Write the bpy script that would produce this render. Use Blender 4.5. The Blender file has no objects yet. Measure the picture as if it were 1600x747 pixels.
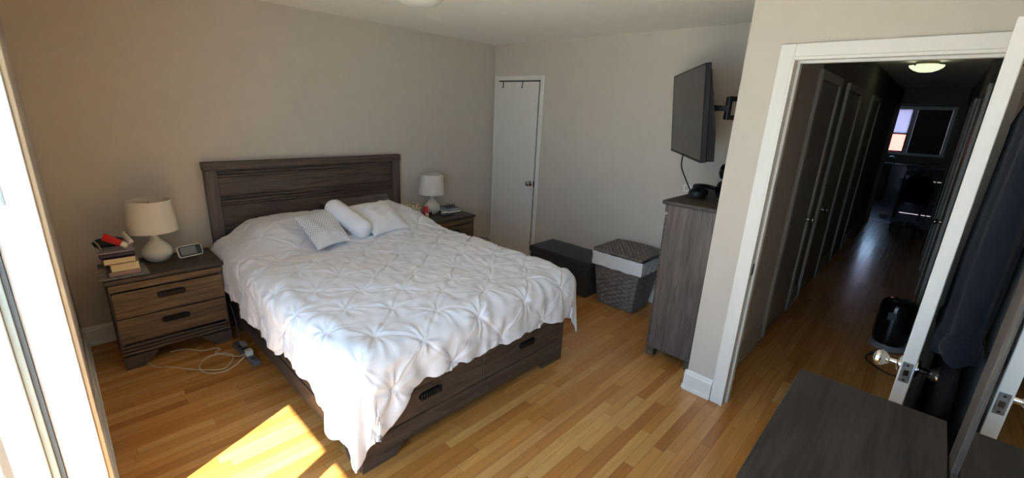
import bpy, bmesh, math, random
import numpy as np
from mathutils import Vector, Matrix
random.seed(7)
RNG = np.random.RandomState(11)
scene = bpy.context.scene
COL = scene.collection

# ------------------------------------------------------------------ camera
YAW, PIT, ROL, CH, FPX = .818, .286, .048, 1.721, 681.52
Fv = Vector((math.sin(YAW)*math.cos(PIT), math.cos(YAW)*math.cos(PIT), -math.sin(PIT)))
Rv = Vector((math.cos(YAW), -math.sin(YAW), 0))
Uv = Rv.cross(Fv)
R2 = Rv*math.cos(ROL)+Uv*math.sin(ROL)
U2 = -Rv*math.sin(ROL)+Uv*math.cos(ROL)
cd = bpy.data.cameras.new('camera')
cd.sensor_fit = 'HORIZONTAL'; cd.sensor_width = 36; cd.lens = FPX/1600*36
cd.clip_start = .02; cd.clip_end = 200
cam = bpy.data.objects.new('camera', cd); COL.objects.link(cam)
M = Matrix((R2, U2, -Fv)).transposed().to_4x4(); M.translation = (0, 0, CH)
cam.matrix_world = M
scene.camera = cam
# ------------------------------------------------------------------ view, sky, sun
vs = scene.view_settings
vs.view_transform = 'Standard'; vs.look = 'None'; vs.gamma = 1; vs.use_curve_mapping = False
vs.exposure = 0.05
scene.cycles.use_denoising = True
scene.cycles.max_bounces = 12; scene.cycles.diffuse_bounces = 8; scene.cycles.glossy_bounces = 4
scene.cycles.transparent_max_bounces = 12
scene.cycles.sample_clamp_indirect = 8
world = bpy.data.worlds.new('sky'); scene.world = world; world.use_nodes = True
bgn = world.node_tree.nodes['Background']
bgn.inputs[0].default_value = (.42, .63, 1.0, 1); bgn.inputs[1].default_value = 5.6
sl = bpy.data.lights.new('sun', 'SUN'); sl.energy = 36; sl.angle = math.radians(.6); sl.color = (1, .94, .85)
sun = bpy.data.objects.new('sun', sl); COL.objects.link(sun)
SUN = Vector((1, .42, -1.48)).normalized()
sun.rotation_euler = SUN.to_track_quat('-Z', 'Y').to_euler(); sun.location = (-4, -2, 6)
def portal(name, loc, rot, sx, sy):
    l = bpy.data.lights.new(name, 'AREA'); l.shape = 'RECTANGLE'; l.size = sx; l.size_y = sy
    l.cycles.is_portal = True
    o = bpy.data.objects.new(name, l); COL.objects.link(o); o.location = loc; o.rotation_euler = rot
portal('patio_door_portal', (-.26, .95, 1.05), (0, -math.pi/2, 0), 2.1, 2.3)      # marks the glazed opening for sky sampling
portal('kitchen_window_portal', (14.75, .45, 1.7), (0, math.pi/2, 0), 1.0, 1.4)

# ------------------------------------------------------------------ materials
def lin(r, g, b):
    f = lambda c: (c/255/12.92 if c/255 <= .04045 else ((c/255+.055)/1.055)**2.4)
    return (f(r), f(g), f(b), 1)
MATS = {}
def mat(name, rgb, rough=.6, metal=0, noise=0, nscale=8, bump=0, bscale=60, coat=0, spec=None, emit=None, estr=0):
    if name in MATS: return MATS[name]
    m = bpy.data.materials.new(name); m.use_nodes = True; nt = m.node_tree
    b = nt.nodes['Principled BSDF']; c = lin(*rgb)
    b.inputs['Base Color'].default_value = c; b.inputs['Roughness'].default_value = rough
    b.inputs['Metallic'].default_value = metal; b.inputs['Coat Weight'].default_value = coat
    if spec is not None: b.inputs['Specular IOR Level'].default_value = spec
    tc = nt.nodes.new('ShaderNodeTexCoord')
    n = nt.nodes.new('ShaderNodeTexNoise'); n.inputs['Scale'].default_value = nscale; n.inputs['Detail'].default_value = 5
    nt.links.new(tc.outputs['Object'], n.inputs['Vector'])
    r = nt.nodes.new('ShaderNodeMapRange'); r.inputs[1].default_value = .3; r.inputs[2].default_value = .7
    k = max(noise, .02); r.inputs[3].default_value = 1-k; r.inputs[4].default_value = 1+k
    nt.links.new(n.outputs[0], r.inputs[0])
    mx = nt.nodes.new('ShaderNodeVectorMath'); mx.operation = 'MULTIPLY'; mx.inputs[0].default_value = c[:3]
    nt.links.new(r.outputs[0], mx.inputs[1]); nt.links.new(mx.outputs[0], b.inputs['Base Color'])
    if bump:
        n2 = nt.nodes.new('ShaderNodeTexNoise'); n2.inputs['Scale'].default_value = bscale; n2.inputs['Detail'].default_value = 4
        nt.links.new(tc.outputs['Object'], n2.inputs['Vector'])
        bp = nt.nodes.new('ShaderNodeBump'); bp.inputs['Strength'].default_value = bump; bp.inputs['Distance'].default_value = .004
        nt.links.new(n2.outputs[0], bp.inputs['Height']); nt.links.new(bp.outputs[0], b.inputs['Normal'])
    if emit: b.inputs['Emission Color'].default_value = lin(*emit); b.inputs['Emission Strength'].default_value = estr
    MATS[name] = m; return m
def wood(name, dark, light, axis, freq=1.0, rough=.5, strength=.25, plank=0, seed=0.0):
    """weathered oak: long streaks along axis, knots and fine pores"""
    if name in MATS: return MATS[name]
    m = bpy.data.materials.new(name); m.use_nodes = True; nt = m.node_tree; N = nt.nodes; L = nt.links
    b = N['Principled BSDF']; b.inputs['Roughness'].default_value = rough
    tc = N.new('ShaderNodeTexCoord')
    def stretched(long_, cross, off):
        mp = N.new('ShaderNodeMapping'); s = [cross*freq]*3; s['xyz'.index(axis)] = long_*freq
        mp.inputs['Scale'].default_value = s; mp.inputs['Location'].default_value = (off+seed, off*.7, off*1.3)
        L.new(tc.outputs['Object'], mp.inputs['Vector']); return mp
    a = N.new('ShaderNodeTexNoise'); a.inputs['Scale'].default_value = 1; a.inputs['Detail'].default_value = 6; a.inputs['Roughness'].default_value = .65; a.inputs['Distortion'].default_value = 1.2
    L.new(stretched(2.2, 34, 3).outputs[0], a.inputs['Vector'])
    f = N.new('ShaderNodeTexNoise'); f.inputs['Scale'].default_value = 1; f.inputs['Detail'].default_value = 4
    L.new(stretched(9, 230, 9).outputs[0], f.inputs['Vector'])
    w = N.new('ShaderNodeTexWave'); w.wave_type = 'RINGS'; w.rings_direction = axis.upper(); w.inputs['Scale'].default_value = 1.2; w.inputs['Distortion'].default_value = 9; w.inputs['Detail'].default_value = 3; w.inputs['Detail Scale'].default_value = 1.4
    L.new(stretched(1.2, 7, 1).outputs[0], w.inputs['Vector'])
    s1 = N.new('ShaderNodeMath'); s1.operation = 'MULTIPLY_ADD'; s1.inputs[1].default_value = .45
    L.new(f.outputs[0], s1.inputs[0]); L.new(a.outputs[0], s1.inputs[2])
    s2 = N.new('ShaderNodeMath'); s2.operation = 'MULTIPLY_ADD'; s2.inputs[1].default_value = .16
    L.new(w.outputs['Fac'], s2.inputs[0]); L.new(s1.outputs[0], s2.inputs[2])
    cr = N.new('ShaderNodeValToRGB'); cr.color_ramp.elements[0].position = .50; cr.color_ramp.elements[1].position = 1.12
    cr.color_ramp.elements[0].color = lin(*dark); cr.color_ramp.elements[1].color = lin(*light)
    L.new(s2.outputs[0], cr.inputs[0]); L.new(cr.outputs[0], b.inputs['Base Color'])
    bp = N.new('ShaderNodeBump'); bp.inputs['Strength'].default_value = strength; bp.inputs['Distance'].default_value = .002
    L.new(s1.outputs[0], bp.inputs['Height']); L.new(bp.outputs[0], b.inputs['Normal'])
    MATS[name] = m; return m
def floor_mat():
    m = bpy.data.materials.new('maple_strip_floor'); m.use_nodes = True; nt = m.node_tree; N = nt.nodes; L = nt.links
    b = N['Principled BSDF']
    def math_(op, a, c=None, v=None):
        n = N.new('ShaderNodeMath'); n.operation = op
        if hasattr(a, 'links'): L.new(a, n.inputs[0])
        else: n.inputs[0].default_value = a
        if c is not None:
            if hasattr(c, 'links'): L.new(c, n.inputs[1])
            else: n.inputs[1].default_value = c
        return n.outputs[0]
    tc = N.new('ShaderNodeTexCoord'); sp = N.new('ShaderNodeSeparateXYZ'); L.new(tc.outputs['Object'], sp.inputs[0])
    W = .057
    yy = math_('DIVIDE', math_('ADD', sp.outputs[1], 20), W); row = math_('FLOOR', yy); fy = math_('FRACT', yy)
    wn = N.new('ShaderNodeTexWhiteNoise'); wn.noise_dimensions = '1D'; L.new(row, wn.inputs['W'])
    xx = math_('ADD', math_('DIVIDE', math_('ADD', sp.outputs[0], 20), .62), math_('MULTIPLY', wn.outputs['Value'], 37.0))
    colm = math_('FLOOR', xx); fx = math_('FRACT', xx)
    # one random joint position within each cell gives uneven lengths
    cb = N.new('ShaderNodeCombineXYZ'); L.new(colm, cb.inputs[0]); L.new(row, cb.inputs[1])
    w0 = N.new('ShaderNodeTexWhiteNoise'); w0.noise_dimensions = '3D'; L.new(cb.outputs[0], w0.inputs['Vector'])
    joint = math_('MULTIPLY_ADD', w0.outputs['Value'], .7); joint.node.inputs[2].default_value = .15
    side = math_('GREATER_THAN', fx, joint)
    pid = math_('ADD', colm, side)
    cb2 = N.new('ShaderNodeCombineXYZ'); L.new(pid, cb2.inputs[0]); L.new(row, cb2.inputs[1]); cb2.inputs[2].default_value = 5
    w2 = N.new('ShaderNodeTexWhiteNoise'); w2.noise_dimensions = '3D'; L.new(cb2.outputs[0], w2.inputs['Vector'])
    cr = N.new('ShaderNodeValToRGB'); e = cr.color_ramp.elements
    e[0].position = 0; e[0].color = lin(176, 116, 56); e[1].position = 1; e[1].color = lin(212, 160, 94)
    x1 = e.new(.25); x1.color = lin(192, 132, 66); x2 = e.new(.7); x2.color = lin(203, 147, 82)
    L.new(w2.outputs['Value'], cr.inputs[0])
    # grain
    mp = N.new('ShaderNodeMapping'); mp.inputs['Scale'].default_value = (2.2, 38, 1)
    va = N.new('ShaderNodeVectorMath'); va.operation = 'ADD'; L.new(tc.outputs['Object'], va.inputs[0])
    vm = N.new('ShaderNodeVectorMath'); vm.operation = 'SCALE'; L.new(w2.outputs['Color'], vm.inputs[0]); vm.inputs['Scale'].default_value = 9
    L.new(vm.outputs[0], va.inputs[1]); L.new(va.outputs[0], mp.inputs[0])
    g = N.new('ShaderNodeTexNoise'); g.inputs['Scale'].default_value = 1; g.inputs['Detail'].default_value = 5; g.inputs['Distortion'].default_value = .8; L.new(mp.outputs[0], g.inputs['Vector'])
    gr = N.new('ShaderNodeMapRange'); gr.inputs[1].default_value = .3; gr.inputs[2].default_value = .75; gr.inputs[3].default_value = 1.06; gr.inputs[4].default_value = .78
    L.new(g.outputs[0], gr.inputs[0])
    sc = N.new('ShaderNodeVectorMath'); sc.operation = 'SCALE'; L.new(cr.outputs[0], sc.inputs[0]); L.new(gr.outputs[0], sc.inputs['Scale'])
    # seams
    dy = math_('MULTIPLY', math_('MINIMUM', fy, math_('SUBTRACT', 1.0, fy)), W)
    dx = math_('MULTIPLY', math_('ABSOLUTE', math_('SUBTRACT', fx, joint)), .62)
    d = math_('MINIMUM', dy, dx)
    sm = N.new('ShaderNodeMapRange'); sm.inputs[1].default_value = .0004; sm.inputs[2].default_value = .0014; sm.inputs[3].default_value = .45; sm.inputs[4].default_value = 1
    L.new(d, sm.inputs[0])
    s2 = N.new('ShaderNodeVectorMath'); s2.operation = 'SCALE'; L.new(sc.outputs[0], s2.inputs[0]); L.new(sm.outputs[0], s2.inputs['Scale'])
    L.new(s2.outputs[0], b.inputs['Base Color'])
    b.inputs['Roughness'].default_value = .24; b.inputs['Coat Weight'].default_value = .25; b.inputs['Coat Roughness'].default_value = .12
    n3 = N.new('ShaderNodeTexNoise'); n3.inputs['Scale'].default_value = 7; L.new(tc.outputs['Object'], n3.inputs['Vector'])
    bp = N.new('ShaderNodeBump'); bp.inputs['Strength'].default_value = .25; bp.inputs['Distance'].default_value = .0015
    ad = math_('ADD', sm.outputs[0], math_('MULTIPLY', n3.outputs[0], .8)); L.new(ad, bp.inputs['Height']); L.new(bp.outputs[0], b.inputs['Normal'])
    return m
M_FLOOR = floor_mat()
M_WALL = mat('greige_wall_paint', (200, 190, 176), .85, bump=.15, bscale=180)
M_HALLWALL = mat('hall_wall_paint', (140, 132, 118), .85, bump=.15, bscale=180)  # wall colour darkened: the dimness of the hall is put into it
M_CEIL = mat('ceiling_paint', (242, 238, 229), .9, bump=.1, bscale=120)
M_TRIM = mat('white_trim_paint', (226, 222, 212), .45, bump=.05)
M_HTRIM = mat('hall_trim_paint', (178, 172, 158), .5)  # white trim again, darkened to stand in for the hall's shade
M_HDOOR = mat('hall_door_paint', (152, 145, 132), .5)  # white doors, shade of the unlit hall painted into the colour
M_DOORP = mat('white_door_paint', (222, 217, 208), .5, bump=.06, bscale=40)
M_PVC = mat('white_window_frame', (232, 236, 240), .35)
M_GASKET = mat('dark_gasket', (40, 42, 46), .6)
M_SEAL = mat('grey_glazing_seal', (104, 112, 118), .6)
M_ALU = mat('grey_green_track', (186, 200, 200), .4, metal=.3)
OAKX = wood('weathered_oak_x', (42, 34, 28), (98, 82, 69), 'x')
OAKY = wood('weathered_oak_y', (42, 34, 28), (98, 82, 69), 'y')
OAKZ = wood('weathered_oak_z', (54, 46, 41), (106, 92, 83), 'z')
OAKD = wood('weathered_oak_top', (32, 27, 23), (74, 63, 54), 'x', freq=.9, rough=.55)
OAKLX = wood('weathered_oak_front', (44, 34, 24), (122, 98, 70), 'x')
M_BLACK = mat('matte_black', (18, 18, 19), .5)
M_BLACKG = mat('gloss_black', (12, 12, 13), .15)
M_PULL = mat('black_iron_pull', (20, 19, 18), .45, metal=.3)
M_NICKEL = mat('satin_nickel', (190, 180, 165), .25, metal=1)
M_CHROME = mat('chrome', (215, 215, 212), .12, metal=1)
M_SHADE = mat('linen_shade', (222, 214, 200), .9, bump=.4, bscale=300)
M_CERAM = mat('dimpled_white_ceramic', (214, 208, 196), .5, bump=.9, bscale=55)
M_GOLD = mat('brushed_gold', (180, 130, 70), .3, metal=1)
def cloth_mat(name, rgb, sheen=.3, scale=160, st=.25, sub=0):
    if name in MATS: return MATS[name]
    m = mat(name, rgb, .9, bump=st, bscale=scale); b = m.node_tree.nodes['Principled BSDF']
    b.inputs['Sheen Weight'].default_value = sheen; b.inputs['Specular IOR Level'].default_value = .2
    return m
M_DUVET = cloth_mat('white_cotton', (226, 227, 232), .2, 220, .2)
M_PILLOW = cloth_mat('white_pillow_cotton', (228, 229, 232), .2, 200, .2)
M_SHAM = cloth_mat('taupe_pillowcase', (92, 80, 76), .2)
M_BENCH = cloth_mat('charcoal_linen', (50, 49, 50), .15, 240, .5)
M_LINER = cloth_mat('white_liner', (222, 222, 220), .1, 240, .3)
M_ROBE = cloth_mat('navy_fleece', (14, 20, 31), .06, 60, .5)
M_COAT = cloth_mat('black_wool', (6, 7, 9), .0, 120, .4)
def glass_mat():
    m = bpy.data.materials.new('window_glass'); m.use_nodes = True; nt = m.node_tree; N = nt.nodes
    for n in list(N):
        if n.type != 'OUTPUT_MATERIAL': N.remove(n)
    out = [n for n in N if n.type == 'OUTPUT_MATERIAL'][0]
    tr = N.new('ShaderNodeBsdfTransparent'); tr.inputs[0].default_value = (.93, .97, .95, 1)
    gl = N.new('ShaderNodeBsdfGlossy'); gl.inputs['Roughness'].default_value = .02
    fc = N.new('ShaderNodeLayerWeight'); fc.inputs['Blend'].default_value = .5
    pw = N.new('ShaderNodeMath'); pw.operation = 'POWER'; pw.inputs[1].default_value = 4; nt.links.new(fc.outputs['Facing'], pw.inputs[0])
    lw = N.new('ShaderNodeMapRange'); lw.inputs[3].default_value = .04; lw.inputs[4].default_value = .8; nt.links.new(pw.outputs[0], lw.inputs[0])
    mx = N.new('ShaderNodeMixShader'); nt.links.new(lw.outputs[0], mx.inputs[0]); nt.links.new(tr.outputs[0], mx.inputs[1]); nt.links.new(gl.outputs[0], mx.inputs[2]); nt.links.new(mx.outputs[0], out.inputs[0])
    return m
M_GLASS = glass_mat()
def translucent_mat(name, rgb):
    m = bpy.data.materials.new(name); m.use_nodes = True; nt = m.node_tree; N = nt.nodes
    out = [n for n in N if n.type == 'OUTPUT_MATERIAL'][0]; b = N['Principled BSDF']; b.inputs['Base Color'].default_value = lin(*rgb); b.inputs['Roughness'].default_value = .9
    t = N.new('ShaderNodeBsdfTranslucent'); t.inputs[0].default_value = lin(*rgb); mx = N.new('ShaderNodeMixShader'); mx.inputs[0].default_value = .5
    nt.links.new(b.outputs[0], mx.inputs[1]); nt.links.new(t.outputs[0], mx.inputs[2]); nt.links.new(mx.outputs[0], out.inputs[0]); return m
M_MIRROR = mat('mirror_silver', (235, 238, 236), .01, metal=1)

# ------------------------------------------------------------------ geometry helpers
def bx(bm, x0, x1, y0, y1, z0, z1, bevel=0, seg=2):
    r = bmesh.ops.create_cube(bm, size=1)
    vs_ = r['verts']
    for v in vs_:
        v.co = Vector(((x0+x1)/2+v.co.x*(x1-x0), (y0+y1)/2+v.co.y*(y1-y0), (z0+z1)/2+v.co.z*(z1-z0)))
    if bevel:
        es = list({e for v in vs_ for e in v.link_edges})
        bmesh.ops.bevel(bm, geom=es, offset=bevel, segments=seg, affect='EDGES', profile=.5)
    return bm
def box(*a, **k): return bx(bmesh.new(), *a, **k)
def prism(bm, pts, axis, a, b):
    """extrude a 2D outline along axis from a to b"""
    def mk(p, t): return {'x': (t, p[0], p[1]), 'y': (p[0], t, p[1]), 'z': (p[0], p[1], t)}[axis]
    v0 = [bm.verts.new(mk(p, a)) for p in pts]; v1 = [bm.verts.new(mk(p, b)) for p in pts]
    n = len(pts); bm.faces.new(v0); bm.faces.new(v1[::-1])
    for i in range(n): bm.faces.new((v0[i], v1[i], v1[(i+1) % n], v0[(i+1) % n]))
    return bm
def lathe(bm, prof, c=(0, 0, 0), seg=40, axis='z', closed=True):
    rings = []
    for r, h in prof:
        ring = []
        for k in range(seg):
            a = 2*math.pi*k/seg; p = (max(r, 1e-4)*math.cos(a), max(r, 1e-4)*math.sin(a), h)
            if axis == 'x': p = (p[2], p[0], p[1])
            if axis == 'y': p = (p[0], p[2], p[1])
            ring.append(bm.verts.new((p[0]+c[0], p[1]+c[1], p[2]+c[2])))
        rings.append(ring)
    for i in range(len(rings)-1):
        for k in range(seg):
            bm.faces.new((rings[i][k], rings[i][(k+1) % seg], rings[i+1][(k+1) % seg], rings[i+1][k]))
    if closed:
        bm.faces.new(rings[0][::-1]); bm.faces.new(rings[-1])
    return bm
def tube(bm, pts, r, seg=8, smooth=6):
    P = [Vector(p) for p in pts]
    if smooth > 1 and len(P) > 2:
        Q = []
        for i in range(len(P)-1):
            p0 = P[max(i-1, 0)]; p1 = P[i]; p2 = P[i+1]; p3 = P[min(i+2, len(P)-1)]
            for k in range(smooth):
                t = k/smooth
                Q.append(.5*((2*p1)+(-p0+p2)*t+(2*p0-5*p1+4*p2-p3)*t*t+(-p0+3*p1-3*p2+p3)*t**3))
        Q.append(P[-1]); P = Q
    rings = []; up = Vector((0, 0, 1))
    for i, p in enumerate(P):
        d = (P[min(i+1, len(P)-1)]-P[max(i-1, 0)]).normalized()
        if abs(d.dot(up)) > .95: up = Vector((1, 0, 0))
        s = d.cross(up).normalized(); u = s.cross(d)
        rr = r(i/(len(P)-1)) if callable(r) else r
        rings.append([bm.verts.new(p+(s*math.cos(2*math.pi*k/seg)+u*math.sin(2*math.pi*k/seg))*rr) for k in range(seg)])
    for i in range(len(rings)-1):
        for k in range(seg):
            bm.faces.new((rings[i][k], rings[i][(k+1) % seg], rings[i+1][(k+1) % seg], rings[i+1][k]))
    bm.faces.new(rings[0][::-1]); bm.faces.new(rings[-1])
    return bm
def gridmesh(bm, P):
    """P: (n, m, 3) array"""
    n, m_ = P.shape[:2]
    V = [[bm.verts.new(P[i, j]) for j in range(m_)] for i in range(n)]
    for i in range(n-1):
        for j in range(m_-1): bm.faces.new((V[i][j], V[i+1][j], V[i+1][j+1], V[i][j+1]))
    return bm
def obj(name, bm, m, parent=None, smooth=False, label=None):
    """link bm (world coordinates, unless the parent is a turned thing) as one mesh object"""
    me = bpy.data.meshes.new(name)
    bmesh.ops.recalc_face_normals(bm, faces=bm.faces)
    bm.to_mesh(me); bm.free()
    me.materials.append(m)
    o = bpy.data.objects.new(name, me); COL.objects.link(o)
    if smooth:
        me.polygons.foreach_set('use_smooth', [True]*len(me.polygons))
        try: me.set_sharp_from_angle(angle=math.radians(38))
        except Exception: pass
    if parent is not None:
        base = Vector((0, 0, 0)); p = parent
        if not p.get('local'):
            while p is not None: base += p.location; p = p.parent
            me.transform(Matrix.Translation(-base))
        else: o['local'] = 1
        o.parent = parent
    if label: o['label'] = label
    return o
def tag(o, label, cat, group=None):
    o['label'] = label; o['category'] = cat
    if group: o['group'] = group
    return o
def thing(name, label, cat, loc=(0, 0, 0), group=None, rot=None):
    o = bpy.data.objects.new(name, None); COL.objects.link(o); o.location = loc; o.empty_display_size = .05
    if rot is not None: o.rotation_euler = rot; o['local'] = 1
    return tag(o, label, cat, group)
def single(name, bm, m, label, cat, group=None, smooth=False):
    """a thing that is one mesh; origin moved to its base"""
    o = obj(name, bm, m, smooth=smooth)
    co = np.empty(len(o.data.vertices)*3); o.data.vertices.foreach_get('co', co); co = co.reshape(-1, 3)
    c = Vector(((co[:, 0].min()+co[:, 0].max())/2, (co[:, 1].min()+co[:, 1].max())/2, co[:, 2].min()))
    o.data.transform(Matrix.Translation(-c)); o.location = c
    return tag(o, label, cat, group)
def struct(name, bm, m, parent=None, smooth=False, label=None):
    o = obj(name, bm, m, parent, smooth, label)
    if parent is None: o['kind'] = 'structure'
    return o
def struct_root(name, loc, label=None):
    o = bpy.data.objects.new(name, None); COL.objects.link(o); o.location = loc; o['kind'] = 'structure'
    if label: o['label'] = label
    return o
def dup(root, loc, label=None, group=None):
    r = root.copy(); COL.objects.link(r); r.location = loc
    if label: r['label'] = label
    if group: r['group'] = group
    for ch in list(root.children):
        c = ch.copy(); COL.objects.link(c); c.parent = r
        for g in list(ch.children):
            d = g.copy(); COL.objects.link(d); d.parent = c
    return r
def baseboard(bm, axis, a, b, wall, side, h=.12, t=.015):
    """profiled skirting; axis the run, wall the plane, side +1/-1 the room side"""
    pr = [(0, 0), (t+.008, 0), (t+.008, .02), (t, .024), (t, h-.03), (t*.75, h-.02), (t*.75, h-.012), (t*.3, h), (0, h)]
    pts = [(wall+side*p[0], p[1]) for p in pr]
    # outline is (across, z)
    def mk(p, s): return (s, p[0], p[1]) if axis == 'x' else (p[0], s, p[1])
    v0 = [bm.verts.new(mk(p, a)) for p in pts]; v1 = [bm.verts.new(mk(p, b)) for p in pts]; n = len(pts)
    bm.faces.new(v0); bm.faces.new(v1[::-1])
    for i in range(n): bm.faces.new((v0[i], v1[i], v1[(i+1) % n], v0[(i+1) % n]))
    return bm

# ------------------------------------------------------------------ room constants
YA, XB, XC, YR, XD, YE, ZC = 3.98, 3.81, 2.67, .856, -.06, -.26, 2.436
HL, HR, HX = .72, -.20, 10.7            # hall left and right faces, hall end
KX, KL, KR = 14.5, 2.6, -1.2            # kitchen

# floor, ceiling
struct('floor', box(-.34, KX+.12, YE-.12, YA+.12, -.12, 0), M_FLOOR)
b = box(-.30, HX+.2, YE-.14, YA+.12, ZC, ZC+.14)
struct('ceiling', b, M_CEIL)
# bedroom walls
struct('wall_headboard', box(XD-.02, XB+.12, YA, YA+.12, 0, ZC), M_WALL)
struct('wall_closet', box(XB, XB+.12, YR, YA, 0, ZC), M_WALL)
struct('wall_return', box(XC, XB+.12, HL, YR, 0, ZC), M_WALL)
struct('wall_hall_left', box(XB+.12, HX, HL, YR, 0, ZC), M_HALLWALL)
b = bmesh.new()
DL, DR = .64, -.15
bx(b, XC, XC+.12, DL, HL-.0, 0, ZC); bx(b, XC, XC+.12, YE, DR, 0, ZC); bx(b, XC, XC+.12, DR, DL, 2.06, ZC)
struct('wall_doorway', b, M_WALL)
struct('wall_dresser', box(-.30, XC+.12, YE-.12, YE, 0, ZC), M_WALL)
b = bmesh.new()
bx(b, -.30, XD, 2.10, YA, 0, ZC); bx(b, -.30, XD, YE, 2.10, 2.12, ZC); bx(b, -.30, XD, YE, -.10, 0, 2.12)
struct('wall_window', b, M_WALL)
# hall and kitchen shell
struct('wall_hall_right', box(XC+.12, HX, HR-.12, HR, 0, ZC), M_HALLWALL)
b = bmesh.new()
bx(b, HX, HX+.12, HL-.06, KL, 0, ZC); bx(b, HX, HX+.12, KR, HR+.02, 0, ZC); bx(b, HX, HX+.12, HR, HL, 2.16, ZC)
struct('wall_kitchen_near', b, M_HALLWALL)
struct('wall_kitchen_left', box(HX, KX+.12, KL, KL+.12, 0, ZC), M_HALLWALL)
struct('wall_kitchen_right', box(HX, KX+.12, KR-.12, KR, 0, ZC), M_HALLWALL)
b = bmesh.new()
W0, W1, WZ0, WZ1 = -.06, 1.08, 1.18, 2.19
bx(b, KX, KX+.12, KR, W0, 0, ZC); bx(b, KX, KX+.12, W1, KL, 0, ZC); bx(b, KX, KX+.12, W0, W1, 0, WZ0); bx(b, KX, KX+.12, W0, W1, WZ1, ZC)
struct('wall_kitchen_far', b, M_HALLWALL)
struct('floor_kitchen', box(HX+.12, KX, KR, KL, .0, .006), mat('pale_vinyl_tile', (168, 170, 182), .25))
bpy.data.objects['floor_kitchen'].location.z = .0005
struct('ceiling_kitchen', box(HX+.2, KX+.12, KR-.12, KL+.12, ZC, ZC+.14), M_CEIL)

# baseboards
struct('baseboard_headboard', baseboard(bmesh.new(), 'x', XD+.002, XB-.002, YA-.001, -1, .14), M_TRIM)
struct('baseboard_window', baseboard(bmesh.new(), 'y', 2.19, YA-.03, XD+.001, 1, .14), M_TRIM)
struct('baseboard_closet', baseboard(bmesh.new(), 'y', YR+.03, 3.18, XB-.001, -1, .14), M_TRIM)
b = bmesh.new(); baseboard(b, 'y', .692, YR+.012, XC-.001, -1, .14); baseboard(b, 'x', XC-.01, XB-.03, YR+.001, 1, .14)
struct('baseboard_corner', b, M_TRIM)
b = bmesh.new(); baseboard(b, 'x', XC+.14, 3.80, HL-.001, -1, .15); baseboard(b, 'x', 4.78, 5.06, HL-.001, -1, .15); baseboard(b, 'x', 6.05, 6.9, HL-.001, -1, .15); baseboard(b, 'x', 8.2, HX, HL-.001, -1, .15)
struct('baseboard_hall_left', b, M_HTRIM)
struct('baseboard_hall_right', baseboard(bmesh.new(), 'x', XC+.14, 5.0, HR+.001, 1, .15), M_TRIM)

# bedroom doorway trim: casing with a stepped inner bead, jamb, stop
def casing(bm, axis_plane, face, side, a0, a1, ztop, w=.068, t=.018, zb=0):
    """door casing on a wall face; a0<a1 are the opening edges across"""
    def bb(p0, p1, q0, q1, z0, z1):
        lo, hi = sorted((face+side*.0005, face+side*q1)) if q0 == 0 else sorted((face+side*q0, face+side*q1))
        if axis_plane == 'x': bx(bm, lo, hi, p0, p1, z0, z1, .002, 1)
        else: bx(bm, p0, p1, lo, hi, z0, z1, .002, 1)
    bb(a0-w, a0, 0, t, zb, ztop+w); bb(a1, a1+w, 0, t, zb, ztop+w); bb(a0, a1, 0, t, ztop, ztop+w)
    bb(a0-.006, a0+.008, 0, t+.006, zb, ztop+.0); bb(a1-.008, a1+.006, 0, t+.006, zb, ztop+.0); bb(a0-.006, a1+.006, 0, t+.006, ztop-.008, ztop+.008)
    return bm
struct('trim_1', casing(bmesh.new(), 'x', XC, -1, DR+.03, DL-.02, 2.035), M_TRIM)
b = bmesh.new()
bx(b, XC-.004, XC+.13, DL-.028, DL-.001, 0, 2.06); bx(b, XC-.004, XC+.13, DR+.001, DR+.028, 0, 2.06); bx(b, XC-.004, XC+.13, DR+.028, DL-.028, 2.03, 2.059)
bx(b, XC+.045, XC+.085, DL-.040, DL-.028, 0, 2.03); bx(b, XC+.045, XC+.085, DR+.028, DR+.04, 0, 2.03); bx(b, XC+.045, XC+.085, DR+.04, DL-.04, 2.018, 2.03)
struct('trim_2', b, M_TRIM)
struct('trim_3', casing(bmesh.new(), 'x', XC+.12, 1, DR+.03, DL-.02, 2.035, w=.05), M_TRIM)
obj('strike_plate', box(XC+.015, XC+.04, DL-.031, DL-.0275, .87, .94, .002), M_PULL, bpy.data.objects['trim_2'], label='dark metal strike plate')

# ------------------------------------------------------------------ doors
def knob_set(parent, p, axis, mt, r=.028, both=True, s0=1):
    """round knob with rosette; p the point on the door face, axis direction letter"""
    for s in ((1, -1) if both else (s0,)):
        pass
def knob(name, parent, p, axis, sgn, mt, R=.028, reach=.062, label=None):
    prof = [(.031, 0), (.031, .004), (.026, .009), (.012, .012), (.010, .03), (.014, .034), (R*.8, reach-.022), (R, reach-.01), (R*.93, reach), (R*.6, reach+.007), (.001, reach+.009)]
    prof = [(a, c*sgn) for a, c in prof]
    return obj(name, lathe(bmesh.new(), prof, p, 28, axis), mt, parent, True, label)
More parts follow.
